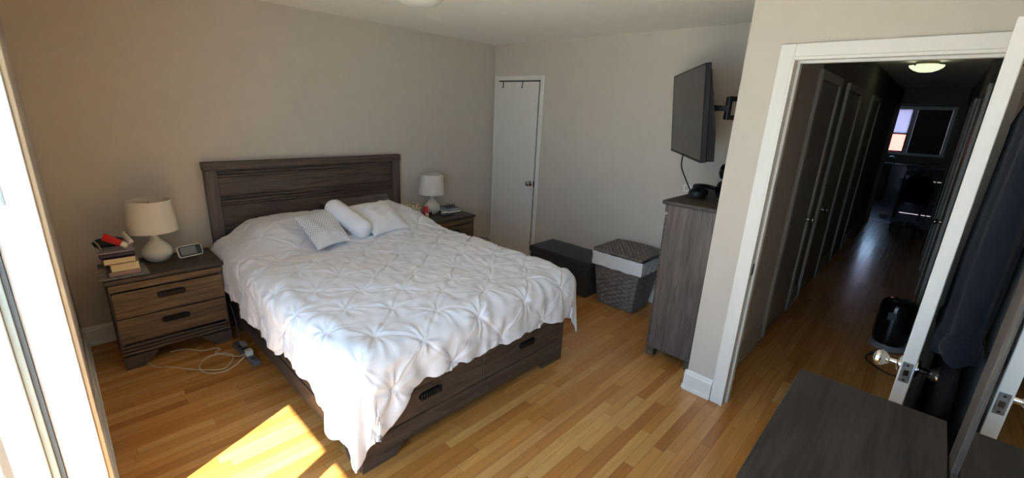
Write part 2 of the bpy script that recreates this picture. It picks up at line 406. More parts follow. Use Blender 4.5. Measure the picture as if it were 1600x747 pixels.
# closet door in the far wall
r = struct_root('door_1', (XB, 3.57, 0), 'narrow flat white closet door next to the far corner of the bedroom')
struct('door_slab', box(XB-.024, XB-.004, 3.262, 3.888, .015, 2.035, .003, 1), M_DOORP, r)
obj('door_stop', (lambda b: (bx(b, XB-.003, XB-.0005, 3.245, 3.262, 0, 2.05), bx(b, XB-.003, XB-.0005, 3.262, 3.888, 2.035, 2.05), b)[2])(bmesh.new()), M_GASKET, r)  # dark strip stands in for the shaded gap around the slab
knob('door_handle', r, (XB-.024, 3.30, .925), 'x', -1, M_NICKEL, label='round nickel knob')
obj('latch', box(XB-.024, XB-.018, 3.246, 3.258, .89, .955), M_PULL, r)
obj('hinge', box(XB-.030, XB-.022, 3.886, 3.897, 1.74, 1.83, .003), M_TRIM, r); obj('hinge', box(XB-.030, XB-.022, 3.886, 3.897, .22, .31, .003), M_TRIM, r)
struct('trim_4', (lambda b: (bx(b, XB-.018, XB-.0005, 3.897, 3.95, 0, 2.10, .003, 1), bx(b, XB-.018, XB-.0005, 3.19, 3.246, 0, 2.10, .003, 1), bx(b, XB-.018, XB-.0005, 3.246, 3.897, 2.05, 2.10, .003, 1), b)[3])(bmesh.new()), M_TRIM)
for i, (y, lb) in enumerate(((3.80, 'small black over-door hook at the top left of the closet door'), (3.50, 'small black over-door hook at the top right of the closet door'))):
    b = bmesh.new(); bx(b, XB-.0265, XB-.0242, y-.006, y+.006, 1.97, 2.037); tube(b, [(XB-.027, y, 1.975), (XB-.036, y, 1.968), (XB-.045, y, 1.98)], .003); bx(b, XB-.026, XB-.006, y-.006, y+.006, 2.0355, 2.0375)
    single('door_hook', b, M_BLACK, lb, 'hook')
# open bedroom door, edge towards the camera
A = Vector((XC-.03, -.128)); Bp = Vector((1.885, -.094))        # hinge, free edge (centre line)
dv = (Bp-A); DW = dv.length; ang = math.atan2(dv.y, dv.x)
r = struct_root('door_2', (A.x, A.y, 0), 'white bedroom door standing open, edge on, with a silver knob on each side')
r.rotation_euler = (0, 0, ang); r['local'] = 1
obj('door_slab', box(.004, DW, -.019, .019, .012, 2.03, .002, 1), M_DOORP, r)
obj('latch_plate', (lambda b: (bx(b, DW-.0005, DW+.0018, -.0135, .0135, .893, .967, .001, 1), b)[1])(bmesh.new()), mat('worn_steel', (128, 122, 112), .4, metal=.35, noise=.4, nscale=60), r)
for z in (.903, .957): obj('screw', lathe(bmesh.new(), [(.0038, DW+.0018), (.0036, DW+.0026), (.001, DW+.0026)], (0, 0, z), 12, 'x'), M_PULL, r)
obj('latch_bolt', prism(bmesh.new(), [(DW+.001, -.006), (DW+.009, -.006), (DW+.002, .007), (DW+.001, .007)], 'z', .920, .940), M_NICKEL, r)
for s in (-1, 1):
    knob('door_handle', r, (DW-.062, s*.019, .93), 'y', s, M_CHROME, R=.031, reach=.068)
    lo = s*.019
for z in (.25, 1.05, 1.8):
    obj('hinge', box(-.004, .006, .014, .024, z, z+.09, .002), M_NICKEL, r)

# hall doors on the left, with casings
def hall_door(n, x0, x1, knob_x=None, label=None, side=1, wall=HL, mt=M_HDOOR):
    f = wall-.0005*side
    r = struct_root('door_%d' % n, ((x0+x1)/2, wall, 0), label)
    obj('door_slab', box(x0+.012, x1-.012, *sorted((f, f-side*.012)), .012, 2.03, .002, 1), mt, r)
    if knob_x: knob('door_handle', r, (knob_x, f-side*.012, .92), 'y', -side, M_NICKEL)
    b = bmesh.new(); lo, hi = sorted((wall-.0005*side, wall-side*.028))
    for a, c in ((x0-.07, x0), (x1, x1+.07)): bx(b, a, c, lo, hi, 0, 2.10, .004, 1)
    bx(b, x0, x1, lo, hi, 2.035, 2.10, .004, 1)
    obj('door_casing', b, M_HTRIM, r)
    return r
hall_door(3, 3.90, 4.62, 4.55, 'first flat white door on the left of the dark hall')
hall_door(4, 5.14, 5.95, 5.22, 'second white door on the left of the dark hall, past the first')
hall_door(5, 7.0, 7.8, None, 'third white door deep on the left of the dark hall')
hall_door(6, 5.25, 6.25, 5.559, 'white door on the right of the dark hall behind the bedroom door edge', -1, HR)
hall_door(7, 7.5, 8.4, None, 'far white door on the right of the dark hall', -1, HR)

# ------------------------------------------------------------------ patio door at the left
r = struct_root('window_1', (XD, 1.0, 0), 'tall white framed glazed patio door at the left of the room')
b = bmesh.new()
bx(b, -.165, XD-.0005, 2.082, 2.099, 0, 2.12, .002, 1)                       # far jamb lining
bx(b, -.165, XD-.0005, -.099, -.082, 0, 2.12); bx(b, -.165, XD-.0005, -.082, 2.082, 2.10, 2.119)
obj('jamb_lining', b, M_PVC, r)
b = bmesh.new()
bx(b, -.178, -.166, 2.072, 2.099, .03, 2.11); bx(b, -.178, -.166, -.09, 2.07, 2.085, 2.11)
obj('gasket', b, M_SEAL, r)
b = bmesh.new()
bx(b, -.198, -.179, 2.064, 2.099, .03, 2.115, .002, 1); bx(b, -.198, -.179, -.09, 2.06, 2.075, 2.115)
obj('frame_track', b, M_ALU, r)
b = bmesh.new()
bx(b, -.245, -.199, 2.045, 2.099, 0, 2.119, .003, 1); bx(b, -.29, -.199, -.099, 2.045, 2.06, 2.119); bx(b, -.29, -.199, -.099, 2.045, -.02, .03); bx(b, -.245, -.199, -.099, -.05, 0, 2.119)
bx(b, -.255, -.205, 1.415, 1.505, .03, 2.06, .003, 1)                        # meeting stile
obj('window_frame', b, M_PVC, r)
obj('pane', box(-.228, -.222, 1.505, 2.045, .03, 2.06), M_GLASS, r); obj('pane', box(-.228, -.222, -.05, 1.415, .03, 2.06), M_GLASS, r)
obj('finger_slot', box(-.132, -.126, 2.0795, 2.0825, 1.36, 1.60), M_ALU, r)
struct('trim_5', (lambda b: (bx(b, XD+.0005, XD+.013, 2.101, 2.17, 0, 2.19, .003, 1), bx(b, XD+.0005, XD+.013, -.17, 2.101, 2.121, 2.19, .003, 1), b)[2])(bmesh.new()), mat('cream_trim_paint', (222, 212, 190), .5))
# outside: paving and the slab of the balcony above
struct('terrace_paving', box(-9, -.35, -6, 9, -.14, -.03), mat('pale_concrete', (176, 178, 172), .8, noise=.08))
struct('balcony_slab', box(-1.05, -.31, -3, 5.5, 2.6, 2.78), mat('pale_render', (200, 198, 190), .8))
# ------------------------------------------------------------------ kitchen window
r = struct_root('window_2', (KX, .5, WZ0), 'far kitchen window at the end of the hall, its left pane bright')
b = bmesh.new()
bx(b, KX-.02, KX+.06, W0-.07, W0, WZ0-.06, WZ1+.07); bx(b, KX-.02, KX+.06, W1, W1+.07, WZ0-.06, WZ1+.07); bx(b, KX-.02, KX+.06, W0, W1, WZ1, WZ1+.07); bx(b, KX-.035, KX+.06, W0-.08, W1+.08, WZ0-.06, WZ0)
bx(b, KX+.0, KX+.06, .54, .61, WZ0, WZ1)
obj('window_frame', b, M_TRIM, r)
b = bmesh.new(); bx(b, KX+.03, KX+.05, .61, W1, 1.60, 1.64); bx(b, KX+.03, KX+.05, .61, .64, WZ0, WZ1); bx(b, KX+.03, KX+.05, W1-.03, W1, WZ0, WZ1); bx(b, KX+.03, KX+.05, W0, .54, 1.60, 1.64)
bx(b, KX+.03, KX+.05, .61, W1, WZ0, WZ0+.03)
obj('sash', b, M_GASKET, r)
obj('pane', box(KX+.038, KX+.042, .64, W1-.03, WZ0+.03, 1.60), M_GLASS, r)
obj('pane', box(KX+.038, KX+.042, W0, .54, WZ0, 1.60), M_GLASS, r)
obj('roller_blind', box(KX+.022, KX+.024, .62, W1-.01, 1.62, WZ1), translucent_mat('white_blind_fabric', (232, 226, 232)), r, label='white roller blind half drawn over the bright left pane')
obj('roller_blind', box(KX+.012, KX+.014, W0+.001, .539, WZ0+.001, WZ1-.001), translucent_mat('dark_blind_fabric', (66, 60, 56)), r, label='dark closed blind over the right pane')
struct('neighbouring_wall', box(24, 24.4, -6, 8, -.1, 3.2), mat('pale_brick_paint', (170, 160, 165), .8, noise=.2, nscale=2))
r = thing('red_awning', 'red awning outside seen through the lower left pane of the far kitchen window', 'awning', (17.6, 1.1, 1.5))
obj('canopy', prism(bmesh.new(), [(17.2, 1.12), (17.25, 1.08), (18.4, 1.78), (18.4, 1.82)], 'y', .2, 1.9), mat('red_canvas', (206, 60, 50), .8), r)
obj('post', box(17.25, 17.29, .3, .34, -.1, 1.08), M_TRIM, r); obj('post', box(17.25, 17.29, 1.78, 1.82, -.1, 1.08), M_TRIM, r)

# ================================================================== BED
BX0, BX1, BY0, BY1 = .78, 2.335, 1.642, 3.86
bed = thing('storage_bed', 'queen storage bed in dark weathered wood with a tall grooved headboard', 'bed', ((BX0+BX1)/2, (BY0+BY1)/2, 0))
def pull_bm(cx, y, cz, w=.145, h=.042):
    """black ribbed pull on a face that looks to -y"""
    b = bmesh.new()
    pts = [(cx-w/2, cz-.2*h), (cx-w/2+.02, cz-.5*h), (cx+w/2-.02, cz-.5*h), (cx+w/2, cz-.2*h), (cx+w/2, cz+.2*h), (cx+w/2-.02, cz+.5*h), (cx-w/2+.02, cz+.5*h), (cx-w/2, cz+.2*h)]
    prism(b, pts, 'y', y-.006, y+.0005)
    n = 9
    for i in range(n):
        x = cx-w*.42+i*w*.84/(n-1); bx(b, x-.004, x+.004, y-.018, y-.005, cz-h*.46, cz+h*.42, .002, 1)
    bx(b, cx-w*.46, cx+w*.46, y-.015, y-.005, cz+h*.22, cz+h*.46, .003, 1)
    return b
def pull_y(cy, x, cz, sgn=-1, w=.145, h=.042):
    b = pull_bm(0, 0, cz, w, h)
    bmesh.ops.rotate(b, verts=b.verts, cent=(0, 0, 0), matrix=Matrix.Rotation(-math.pi/2 if sgn < 0 else math.pi/2, 3, 'Z'))
    bmesh.ops.translate(b, verts=b.verts, vec=(x, cy, 0)); return b
# footboard box: rails, bracket feet, two drawers
b = bmesh.new()
prism(b, [(BX0, 0), (.965, 0), (.985, .03), (1.02, .06), (2.09, .06), (2.115, .03), (2.125, 0), (BX1, 0), (BX1, .165), (BX0, .165)], 'y', BY0, BY0+.03)
bx(b, BX0, BX1, BY0, BY0+.03, .335, .43); bx(b, BX0, .83, BY0, BY0+.03, .165, .335); bx(b, BX1-.05, BX1, BY0, BY0+.03, .165, .335)
obj('footboard', b, OAKX, bed)
for a, c, hx in ((.833, 1.557, 1.18), (1.563, BX1-.053, 1.942)):
    d = obj('drawer', box(a, c, BY0+.002, BY0+.024, .169, .331, .003, 1), OAKX, bed)
    obj('handle', pull_bm(hx, BY0+.002, .272), M_PULL, d)
for s, x in ((-1, BX0), (1, BX1)):
    b = bmesh.new(); x0, x1 = sorted((x, x-s*.03))
    prism(b, [(BY0+.031, 0), (1.80, 0), (1.83, .05), (3.5, .05), (3.53, 0), (BY1, 0), (BY1, .16), (BY0+.031, .16)], 'x', x0, x1)
    bx(b, x0, x1, BY0+.031, BY1, .335, .43); bx(b, x0, x1, BY0+.031, 1.86, .16, .335); bx(b, x0, x1, 3.4, BY1, .16, .335)
    obj('side_rail', b, OAKY, bed)
    for a, c in ((1.865, 2.62), (2.63, 3.395)):
        d = obj('drawer', box(*sorted((x-s*.004, x-s*.028)), a, c, .164, .331, .003, 1), OAKLX if False else OAKY, bed)
        obj('handle', pull_y((a+c)/2, x-s*.004, .272, s), M_PULL, d)
obj('mattress', box(.815, 2.30, 1.70, 3.84, .30, .575, .05, 4), M_PILLOW, bed, True)
# headboard
HX0, HX1, HY, HZ = .768, 2.442, 3.905, 1.245
hb = obj('headboard', (lambda b: (bx(b, HX0+.05, HX1-.05, HY+.012, HY+.04, .12, HZ-.03), b)[1])(bmesh.new()), OAKX, bed)
for x0, x1 in ((HX0, HX0+.085), (HX1-.085, HX1)):
    obj('stile', box(x0, x1, HY-.008, HY+.045, .0, HZ-.062, .003, 1), OAKZ, hb)
obj('top_rail', box(HX0-.006, HX1+.006, HY-.012, HY+.047, HZ-.062, HZ, .004, 1), OAKX, hb)
for z0, z1 in ((.985, 1.125), (.745, .905), (.45, .665), (.2, .40)):
    obj('plank', box(HX0+.086, HX1-.086, HY+.002, HY+.012, z0, z1, .002, 1), OAKX, hb)
for z in (1.13, .91, .67, .405):
    b = bmesh.new()
    for k in range(3): bx(b, HX0+.086, HX1-.086, HY-.010, HY+.012, z+k*.0245, z+k*.0245+.015, .005, 2)
    obj('ridged_moulding', b, OAKX, hb)

# ------------------------------------------------------------------ duvet
def duvet():
    cx0, cx1, cy0, cy1, R, ZT = .825, 2.315, 1.685, 3.87, .10, .675
    step = .0072
    LL, LF, LR = .47, .36, .46          # overhangs left, foot, right
    S = np.concatenate([np.linspace(-1, 0, int(LL/step), endpoint=False), np.linspace(0, 1, int((cx1-cx0)/step), endpoint=False), np.linspace(1, 2, int(LR/step))])
    T = np.concatenate([np.linspace(-1, 0, int(LF/step), endpoint=False), np.linspace(0, 1, int((cy1-cy0)/step))])
    s, t = np.meshgrid(S, T, indexing='ij')
    yw = cy0+np.clip(t, 0, 1)*(cy1-cy0); xw = cx0+np.clip(s, 0, 1)*(cx1-cx0)
    # hem length along the left side and foot, following the photograph's hem
    ll = np.interp(yw, [1.685, 1.80, 1.91, 1.99, 2.12, 2.3, 2.45, 2.9, 3.1, 3.3, 3.5, 3.65, 3.87], [.50, .50, .49, .41, .38, .36, .41, .41, .40, .37, .34, .33, .33])
    ll = ll+.012*np.sin(yw*23)+.008*np.sin(yw*51+1)
    lf = np.interp(xw, [.825, .90, .96, 1.03, 1.2, 1.9, 2.1, 2.2, 2.315], [.50, .48, .40, .325, .315, .325, .335, .35, .38])
    lf = lf+.009*np.sin(xw*27)+.005*np.sin(xw*61)
    lr = np.interp(yw, [1.685, 2.1, 3.2, 3.5, 3.87], [.36, .40, .40, .34, .30])+.015*np.sin(yw*17)
    ds = np.where(s < 0, s*ll, np.where(s > 1, (s-1)*lr, 0)); dt = np.where(t < 0, t*lf, 0)
    # cloth coordinates for the pleats
    cs = xw+ds; ct = yw+dt
    def base(xw, yw, ds, dt):
        r = np.sqrt(ds**2+dt**2)+1e-9; ux, uy = ds/r, dt/r
        cap_ = .50+.10*np.clip(np.abs(ux*uy)*2, 0, 1)**2; r = np.where(np.abs(ux*uy) > 1e-4, np.minimum(r, cap_+(r-cap_)*.12), r)
        q = R*math.pi/2
        outw = np.where(r < q, R*np.sin(np.minimum(r, q)/R), R+.02*(r-q))
        down = np.where(r < q, R*(1-np.cos(np.minimum(r, q)/R)), R+(r-q))
        cor = (np.abs(ux*uy)*2)
        # cloth gathered at the corner: soft vertical pleats
        phi = np.arctan2(np.abs(uy), np.abs(ux)+1e-9)
        outw = outw+cor*np.clip(r-.1, 0, 1)*(.05+.05*np.cos(phi*8))
        # loose waves in the hanging part
        along = np.where(np.abs(ux) > np.abs(uy), yw, xw)
        wv = np.clip(r-.12, 0, 1)
        outw = outw+wv*(.05*np.sin(along*15+.6)+.03*np.sin(along*33))*(1-cor*.6)*np.where((ux > .5) & (yw > 3.2), .2, 1)
        x = xw+ux*outw; y = yw+uy*outw; z = ZT-down
        # sleeping pillows under the head end
        hmp = lambda v, a, c: np.clip((v-a)/(c-a), 0, 1)**2*(3-2*np.clip((v-a)/(c-a), 0, 1))
        pil = hmp(yw, 3.02, 3.55)*(.115+.03*np.exp(-((xw-1.15)/.25)**2)+.045*np.exp(-((xw-2.12)/.22)**2))
        edge = hmp(xw, .76, 1.02)*(1-hmp(xw, 2.2, 2.42)*.6)
        z = z+pil*edge*np.clip(1-r/.25, 0, 1)
        z = z-hmp(yw, 3.78, 3.90)*.10
        # broad unevenness
        z = z+.008*np.sin(xw*6+yw*3)*np.clip(1-r/.2, 0, 1)+.006*np.sin(yw*9-xw*4)*np.clip(1-r/.2, 0, 1)
        return np.stack([x, y, z], -1)
    P = base(xw, yw, ds, dt)
    gi = np.gradient(P, axis=0); gj = np.gradient(P, axis=1)
    Nn = np.cross(gi, gj); Nn /= np.linalg.norm(Nn, axis=-1, keepdims=True)+1e-9
    # pinch points on a staggered lattice
    pts = []; ax_, ay_ = .178, .160
    for i in range(-3, 16):
        for j in range(-3, 26):
            if (i+j) % 2: continue
            pts.append((.93+(i-1)*ax_+RNG.uniform(-.018, .018), 1.73+(j-1)*ay_+RNG.uniform(-.018, .018), RNG.uniform(0, 6.28), RNG.randint(6, 10)))
    pts = np.array(pts)
    h = np.zeros_like(cs); d1 = np.full_like(cs, 9.); puff = np.ones_like(cs); rad = np.zeros_like(cs)
    amp = np.ones_like(cs)*(1-.45*np.clip((ct-3.2)/.5, 0, 1))
    for (px, py, ph, n) in pts:
        dx = cs-px; dy = ct-py; m_ = (np.abs(dx) < .26) & (np.abs(dy) < .26)
        if not m_.any(): continue
        d = np.sqrt(dx[m_]**2+dy[m_]**2); th = np.arctan2(dy[m_], dx[m_])
        puff[m_] *= 1-.98*np.exp(-(d/.030)**1.2)
        w = np.abs(np.cos(th*n/2+ph+.5*np.sin(th*3+ph)))**3.5
        w2 = np.abs(np.cos(th*(n+6)/2+ph*2))**2.5
        rad[m_] += (w-.3)*(d/.040)*np.exp(1-d/.040)*.0062+(w2-.35)*(d/.024)*np.exp(1-d/.024)*.0042
        d1[m_] = np.minimum(d1[m_], d)
    h += puff*.015+rad
    # creases running between neighbouring pinch points
    crease = np.zeros_like(cs)
    K = len(pts)
    for a in range(K):
        for c in range(a+1, K):
            L_ = math.hypot(pts[a, 0]-pts[c, 0], pts[a, 1]-pts[c, 1])
            if L_ > .285: continue
            if L_ < .1: continue
            ux, uy = (pts[c, 0]-pts[a, 0])/L_, (pts[c, 1]-pts[a, 1])/L_
            mx, my = (pts[a, 0]+pts[c, 0])/2, (pts[a, 1]+pts[c, 1])/2
            m_ = (np.abs(cs-mx) < .17) & (np.abs(ct-my) < .17)
            if not m_.any(): continue
            u = (cs[m_]-pts[a, 0])*ux+(ct[m_]-pts[a, 1])*uy; v = -(cs[m_]-pts[a, 0])*uy+(ct[m_]-pts[a, 1])*ux
            bow = RNG.uniform(-.02, .02); wd = RNG.uniform(.0045, .008); k = RNG.uniform(.2, 1.0)
            v = v-bow*np.sin(math.pi*np.clip(u/L_, 0, 1))
            inr = np.clip(u/.02, 0, 1)*np.clip((L_-u)/.02, 0, 1)
            crease[m_] += k*inr*(-np.exp(-(v/wd)**2)*.007+np.exp(-((v-1.7*wd)/(wd*1.2))**2)*.004)
    h += crease
    # fine wrinkles
    for _ in range(46):
        f = RNG.uniform(25, 90); a = RNG.uniform(0, math.pi); p = RNG.uniform(0, 6.28)
        h += .0007*np.sin(f*(cs*math.cos(a)+ct*math.sin(a))+p+1.8*np.sin(9*cs+p)+1.8*np.sin(8*ct-p))*(40/f)
    rr_ = np.sqrt(ds**2+dt**2)+1e-9; h = h*amp*(1-.95*np.abs(ds*dt)/rr_**2*2*np.clip(rr_/.25, 0, 1))
    P = P+Nn*h[..., None]*np.sign(Nn[len(S)//2, len(T)//2, 2])
    me = bpy.data.meshes.new('pinch_pleat_duvet')
    n, m_ = s.shape; idx = np.arange(n*m_).reshape(n, m_)
    F = np.stack([idx[:-1, :-1], idx[1:, :-1], idx[1:, 1:], idx[:-1, 1:]], -1).reshape(-1, 4)
    o0 = Vector((1.56, 2.7, .10))
    me.from_pydata((P.reshape(-1, 3)-np.array(o0)).tolist(), [], F.tolist()); me.update()
    me.polygons.foreach_set('use_smooth', [True]*len(me.polygons)); me.materials.append(M_DUVET)
    o = bpy.data.objects.new('duvet', me); COL.objects.link(o); o.location = o0
    sm = o.modifiers.new('thickness', 'SOLIDIFY'); sm.thickness = .012; sm.offset = -1
    tag(o, 'white pinch pleated duvet spread over the bed, one corner hanging to the floor', 'duvet')
    return o
duvet()

# ------------------------------------------------------------------ cushions
def cushion(name, corners, th, mtl, label, weave=False, sink=0.0, puff=2.6):
    """square cushion between four corners (front left, front right, back right, back left)"""
    A_, B_, C_, D_ = [np.array(c, float) for c in corners]
    n = 130 if weave else 50
    u, v = np.meshgrid(np.linspace(-1, 1, n), np.linspace(-1, 1, n), indexing='ij')
    U = (u+1)/2; V = (v+1)/2
    # pinched outline
    pin = .10
    uu = .5+(U-.5)*(1-pin*(1-v**2)*0-pin*(np.cos(v*math.pi/2))); vv = .5+(V-.5)*(1-pin*np.cos(u*math.pi/2))
    base = (A_*((1-uu)*(1-vv))[..., None]+B_*(uu*(1-vv))[..., None]+C_*(uu*vv)[..., None]+D_*((1-uu)*vv)[..., None])
    N = np.cross(B_-A_, D_-A_); N /= np.linalg.norm(N)
    env = ((1-np.abs(u)**puff)*(1-np.abs(v)**puff))**.55
    hh = th/2*env
    wr = .003*np.sin(u*9+v*4)*env+.0025*np.sin(v*13-u*5)*env
    top = hh+wr
    if weave:
        k = 19
        cell = np.abs(np.sin(u*k*math.pi/2))*np.abs(np.sin(v*k*math.pi/2+np.floor((u+1)*k/2)*math.pi/2))
        pass
    P1 = base+N*(top)[..., None]; P0 = base-N*(hh*.8)[..., None]
    b = bmesh.new()
    V1 = [[b.verts.new(P1[i, j]) for j in range(n)] for i in range(n)]
    V0 = [[(V1[i][j] if i in (0, n-1) or j in (0, n-1) else b.verts.new(P0[i, j])) for j in range(n)] for i in range(n)]
    for i in range(n-1):
        for j in range(n-1):
            b.faces.new((V1[i][j], V1[i+1][j], V1[i+1][j+1], V1[i][j+1]))
            f = (V0[i][j], V0[i][j+1], V0[i+1][j+1], V0[i+1][j])
            if len(set(f)) == 4:
                try: b.faces.new(f)
                except ValueError: pass
    return single(name, b, mtl, label, 'cushion', smooth=True)
def knit_mat():
    m = cloth_mat('open_knit_cotton', (222, 223, 226), .2, 200, .2); nt = m.node_tree; N = nt.nodes; L = nt.links; b = N['Principled BSDF']
    tc = N.new('ShaderNodeTexCoord'); mp = N.new('ShaderNodeMapping'); mp.inputs['Scale'].default_value = (24, 26, 1); mp.inputs['Rotation'].default_value = (0, 0, .25)
    L.new(tc.outputs['Generated'], mp.inputs[0]); sp = N.new('ShaderNodeSeparateXYZ'); L.new(mp.outputs[0], sp.inputs[0])
    def mth(op, a, c=None):
        n = N.new('ShaderNodeMath'); n.operation = op
        for i, v in enumerate((a, c)):
            if v is None: continue
            if hasattr(v, 'links'): L.new(v, n.inputs[i])
            else: n.inputs[i].default_value = v
        return n.outputs[0]
    odd = mth('MULTIPLY', mth('MODULO', mth('FLOOR', sp.outputs[1]), 2.0), .5)
    fx = mth('SUBTRACT', mth('FRACT', mth('ADD', sp.outputs[0], odd)), .5); fy = mth('SUBTRACT', mth('FRACT', sp.outputs[1]), .5)
    d = mth('SQRT', mth('ADD', mth('MULTIPLY', fx, fx), mth('MULTIPLY', fy, fy)))
    mr = N.new('ShaderNodeMapRange'); mr.inputs[1].default_value = .16; mr.inputs[2].default_value = .28; mr.inputs[3].default_value = .45; mr.inputs[4].default_value = 1; L.new(d, mr.inputs[0])
    sg = N.new('ShaderNodeSeparateXYZ'); L.new(tc.outputs['Generated'], sg.inputs[0])
    solid = mth('LESS_THAN', sg.outputs[1], .26); f = mth('MAXIMUM', mr.outputs[0], solid)
    vm = N.new('ShaderNodeVectorMath'); vm.operation = 'SCALE'; vm.inputs[0].default_value = lin(222, 223, 226)[:3]; L.new(f, vm.inputs['Scale']); L.new(vm.outputs[0], b.inputs['Base Color'])
    bp = N.new('ShaderNodeBump'); bp.inputs['Distance'].default_value = .006; bp.inputs['Strength'].default_value = .8; L.new(f, bp.inputs['Height']); L.new(bp.outputs[0], b.inputs['Normal'])
    return m
cushion('knitted_cushion', [(1.185, 2.965, .718), (1.475, 3.06, .718), (1.53, 3.49, .895), (1.17, 3.36, .88)], .10, knit_mat(), 'white open knit square cushion, leftmost of those on the bed', True)
cushion('square_cushion', [(1.655, 3.03, .725), (2.02, 3.09, .728), (2.05, 3.50, .88), (1.665, 3.46, .885)], .16, M_PILLOW, 'plain white square pillow lying right of the bolster on the bed')
p0, p1 = Vector((1.605, 3.10, .77)), Vector((1.515, 3.42, .90))
b = bmesh.new(); d = (p1-p0); L_ = d.length
prof = [(.001, -.045), (.034, -.044), (.058, -.03), (.073, -.005), (.078, .03)]+[(.078+.0015*math.sin(k*2.1), .03+(L_-.06)*k/10) for k in range(1, 10)]+[(.078, L_-.03), (.073, L_+.005), (.058, L_+.03), (.034, L_+.044), (.001, L_+.045)]
lathe(b, prof, seg=36); q = d.to_track_quat('Z', 'Y').to_matrix()
bmesh.ops.rotate(b, verts=b.verts, cent=(0, 0, 0), matrix=q); bmesh.ops.translate(b, verts=b.verts, vec=p0)
single('bolster_cushion', b, M_PILLOW, 'white round bolster cushion between the knit cushion and the square pillow', 'cushion', smooth=True)
cushion('sleeping_pillow', [(1.60, 3.66, .745), (2.30, 3.66, .75), (2.28, 3.885, .868), (1.60, 3.885, .855)], .10, M_SHAM, 'dark taupe pillow tucked behind the duvet against the headboard')

# ================================================================== NIGHTSTANDS
def nightstand(label):
    """local origin at the base centre; faces -y; 0.60 wide, 0.43 deep, 0.61 high"""
    t = thing('nightstand', label, 'nightstand', (0, 0, 0), 'nightstands beside the bed')
    w, d = .30, .20
    b = bmesh.new()
    bx(b, -w, -w+.022, -d+.01, d, .075, .585); bx(b, w-.022, w, -d+.01, d, .075, .585); bx(b, -w+.022, w-.022, d-.012, d, .08, .58); bx(b, -w+.022, w-.022, -d+.03, d-.012, .12, .14)
    bx(b, -w+.022, w-.022, -d+.02, d-.012, .565, .585)
    obj('carcass', b, OAKZ, t)
    obj('tabletop', box(-w-.012, w+.012, -d-.014, d+.004, .586, .612, .004, 2), OAKD, t)
    obj('frieze', box(-w+.0, w-.0, -d-.004, -d+.009, .532, .578, .004, 1), OAKLX, t)
    for z0, z1 in ((.352, .522), (.175, .345)):
        dr = obj('drawer', box(-w+.006, w-.006, -d-.006, -d+.012, z0, z1, .003, 1), OAKLX, t)
        obj('handle', pull_bm(0, -d-.006, (z0+z1)/2+.028, .155, .04), M_PULL, dr)
    b = bmesh.new()
    for k in range(3): bx(b, -w, w, -d-.010, -d+.006, .098+k*.0235, .098+k*.0235+.018, .005, 2)
    obj('ridged_moulding', b, OAKX, t)
    for s in (-1, 1):
        pts = [(s*w, 0), (s*(w-.10), 0), (s*(w-.115), .025), (s*(w-.16), .06), (s*(w-.18), .09), (s*w, .09)]
        obj('foot', prism(bmesh.new(), pts, 'y', -d-.010, -d+.012), OAKX, t)
        obj('foot', box(*sorted((s*(w-.05), s*w)), d-.05, d, 0, .074, .003, 1), OAKX, t)
    return t
ns = nightstand('dark wooden two drawer nightstand under the left lamp, beside the window')
ns.location = (.40, 3.645, 0)
dup(ns, (2.80, 3.69, 0), 'dark wooden nightstand in the corner beyond the bed, next to the closet door')
NT = .6125
def table_lamp(label):
    t = thing('table_lamp', label, 'lamp', (0, 0, 0), 'white bedside lamps')
    prof = [(.045, 0), (.052, .003), (.066, .014), (.082, .038), (.088, .062), (.082, .088), (.062, .115), (.038, .142), (.024, .165), (.019, .185), (.017, .195), (.001, .196)]
    obj('base', lathe(bmesh.new(), prof, seg=48), M_CERAM, t, True)
    b = lathe(bmesh.new(), [(.013, .196), (.013, .2), (.0085, .203), (.0085, .232), (.012, .234), (.012, .25), (.001, .251)], seg=20)
    obj('neck', b, M_GOLD, t, True)
    b = bmesh.new()
    prof = [(.140, .215), (.1195, .425), (.1165, .425), (.137, .215)]
    lathe(b, prof, seg=56, closed=False)
    # close the tiny rims
    obj('lamp_shade', b, M_SHADE, t, True)
    b = bmesh.new()
    for k in range(3):
        a = k*2.094; tube(b, [(.0, 0, .405), (.118*math.cos(a), .118*math.sin(a), .405)], .0015, smooth=1)
    tube(b, [(0, 0, .25), (0, 0, .415)], .003, smooth=1)
    obj('shade_ring', b, M_NICKEL, t)
    return t
lp = table_lamp('cream lamp with round dimpled base on the left nightstand'); lp.location = (.398, 3.715, NT)
dup(lp, (2.765, 3.80, NT), 'white lamp with round base on the far right nightstand')

# smart display
t = thing('smart_display', 'small white framed tilted screen right of the left lamp', 'display', (.575, 3.66, NT+.003), rot=(0, 0, math.radians(10)))
def rrect(w, h, r, n=6):
    o = []
    for cx, cy, a0 in ((w/2-r, h/2-r, 0), (-w/2+r, h/2-r, 90), (-w/2+r, -h/2+r, 180), (w/2-r, -h/2+r, 270)):
        for k in range(n+1):
            a = math.radians(a0+90*k/n); o.append((cx+r*math.cos(a), cy+r*math.sin(a)))
    return o
def tilt(b, a, piv=(0, 0, 0)):
    bmesh.ops.rotate(b, verts=b.verts, cent=piv, matrix=Matrix.Rotation(a, 3, 'X')); return b
sp = [(x, z+.045) for x, z in rrect(.15, .082, .016)]
obj('bezel', tilt(prism(bmesh.new(), sp, 'y', -.012, .004), math.radians(-25)), mat('white_plastic', (225, 223, 215), .4), t)
obj('screen_glass', tilt(prism(bmesh.new(), [(x, z+.045) for x, z in rrect(.138, .070, .010)], 'y', -.0135, -.0115), math.radians(-25)), M_BLACKG, t)
obj('screen', tilt(box(-.060, .036, -.0145, -.0132, .018, .074), math.radians(-25)), mat('dim_grey_screen', (104, 106, 104), .3, emit=(120, 124, 122), estr=.06), t)
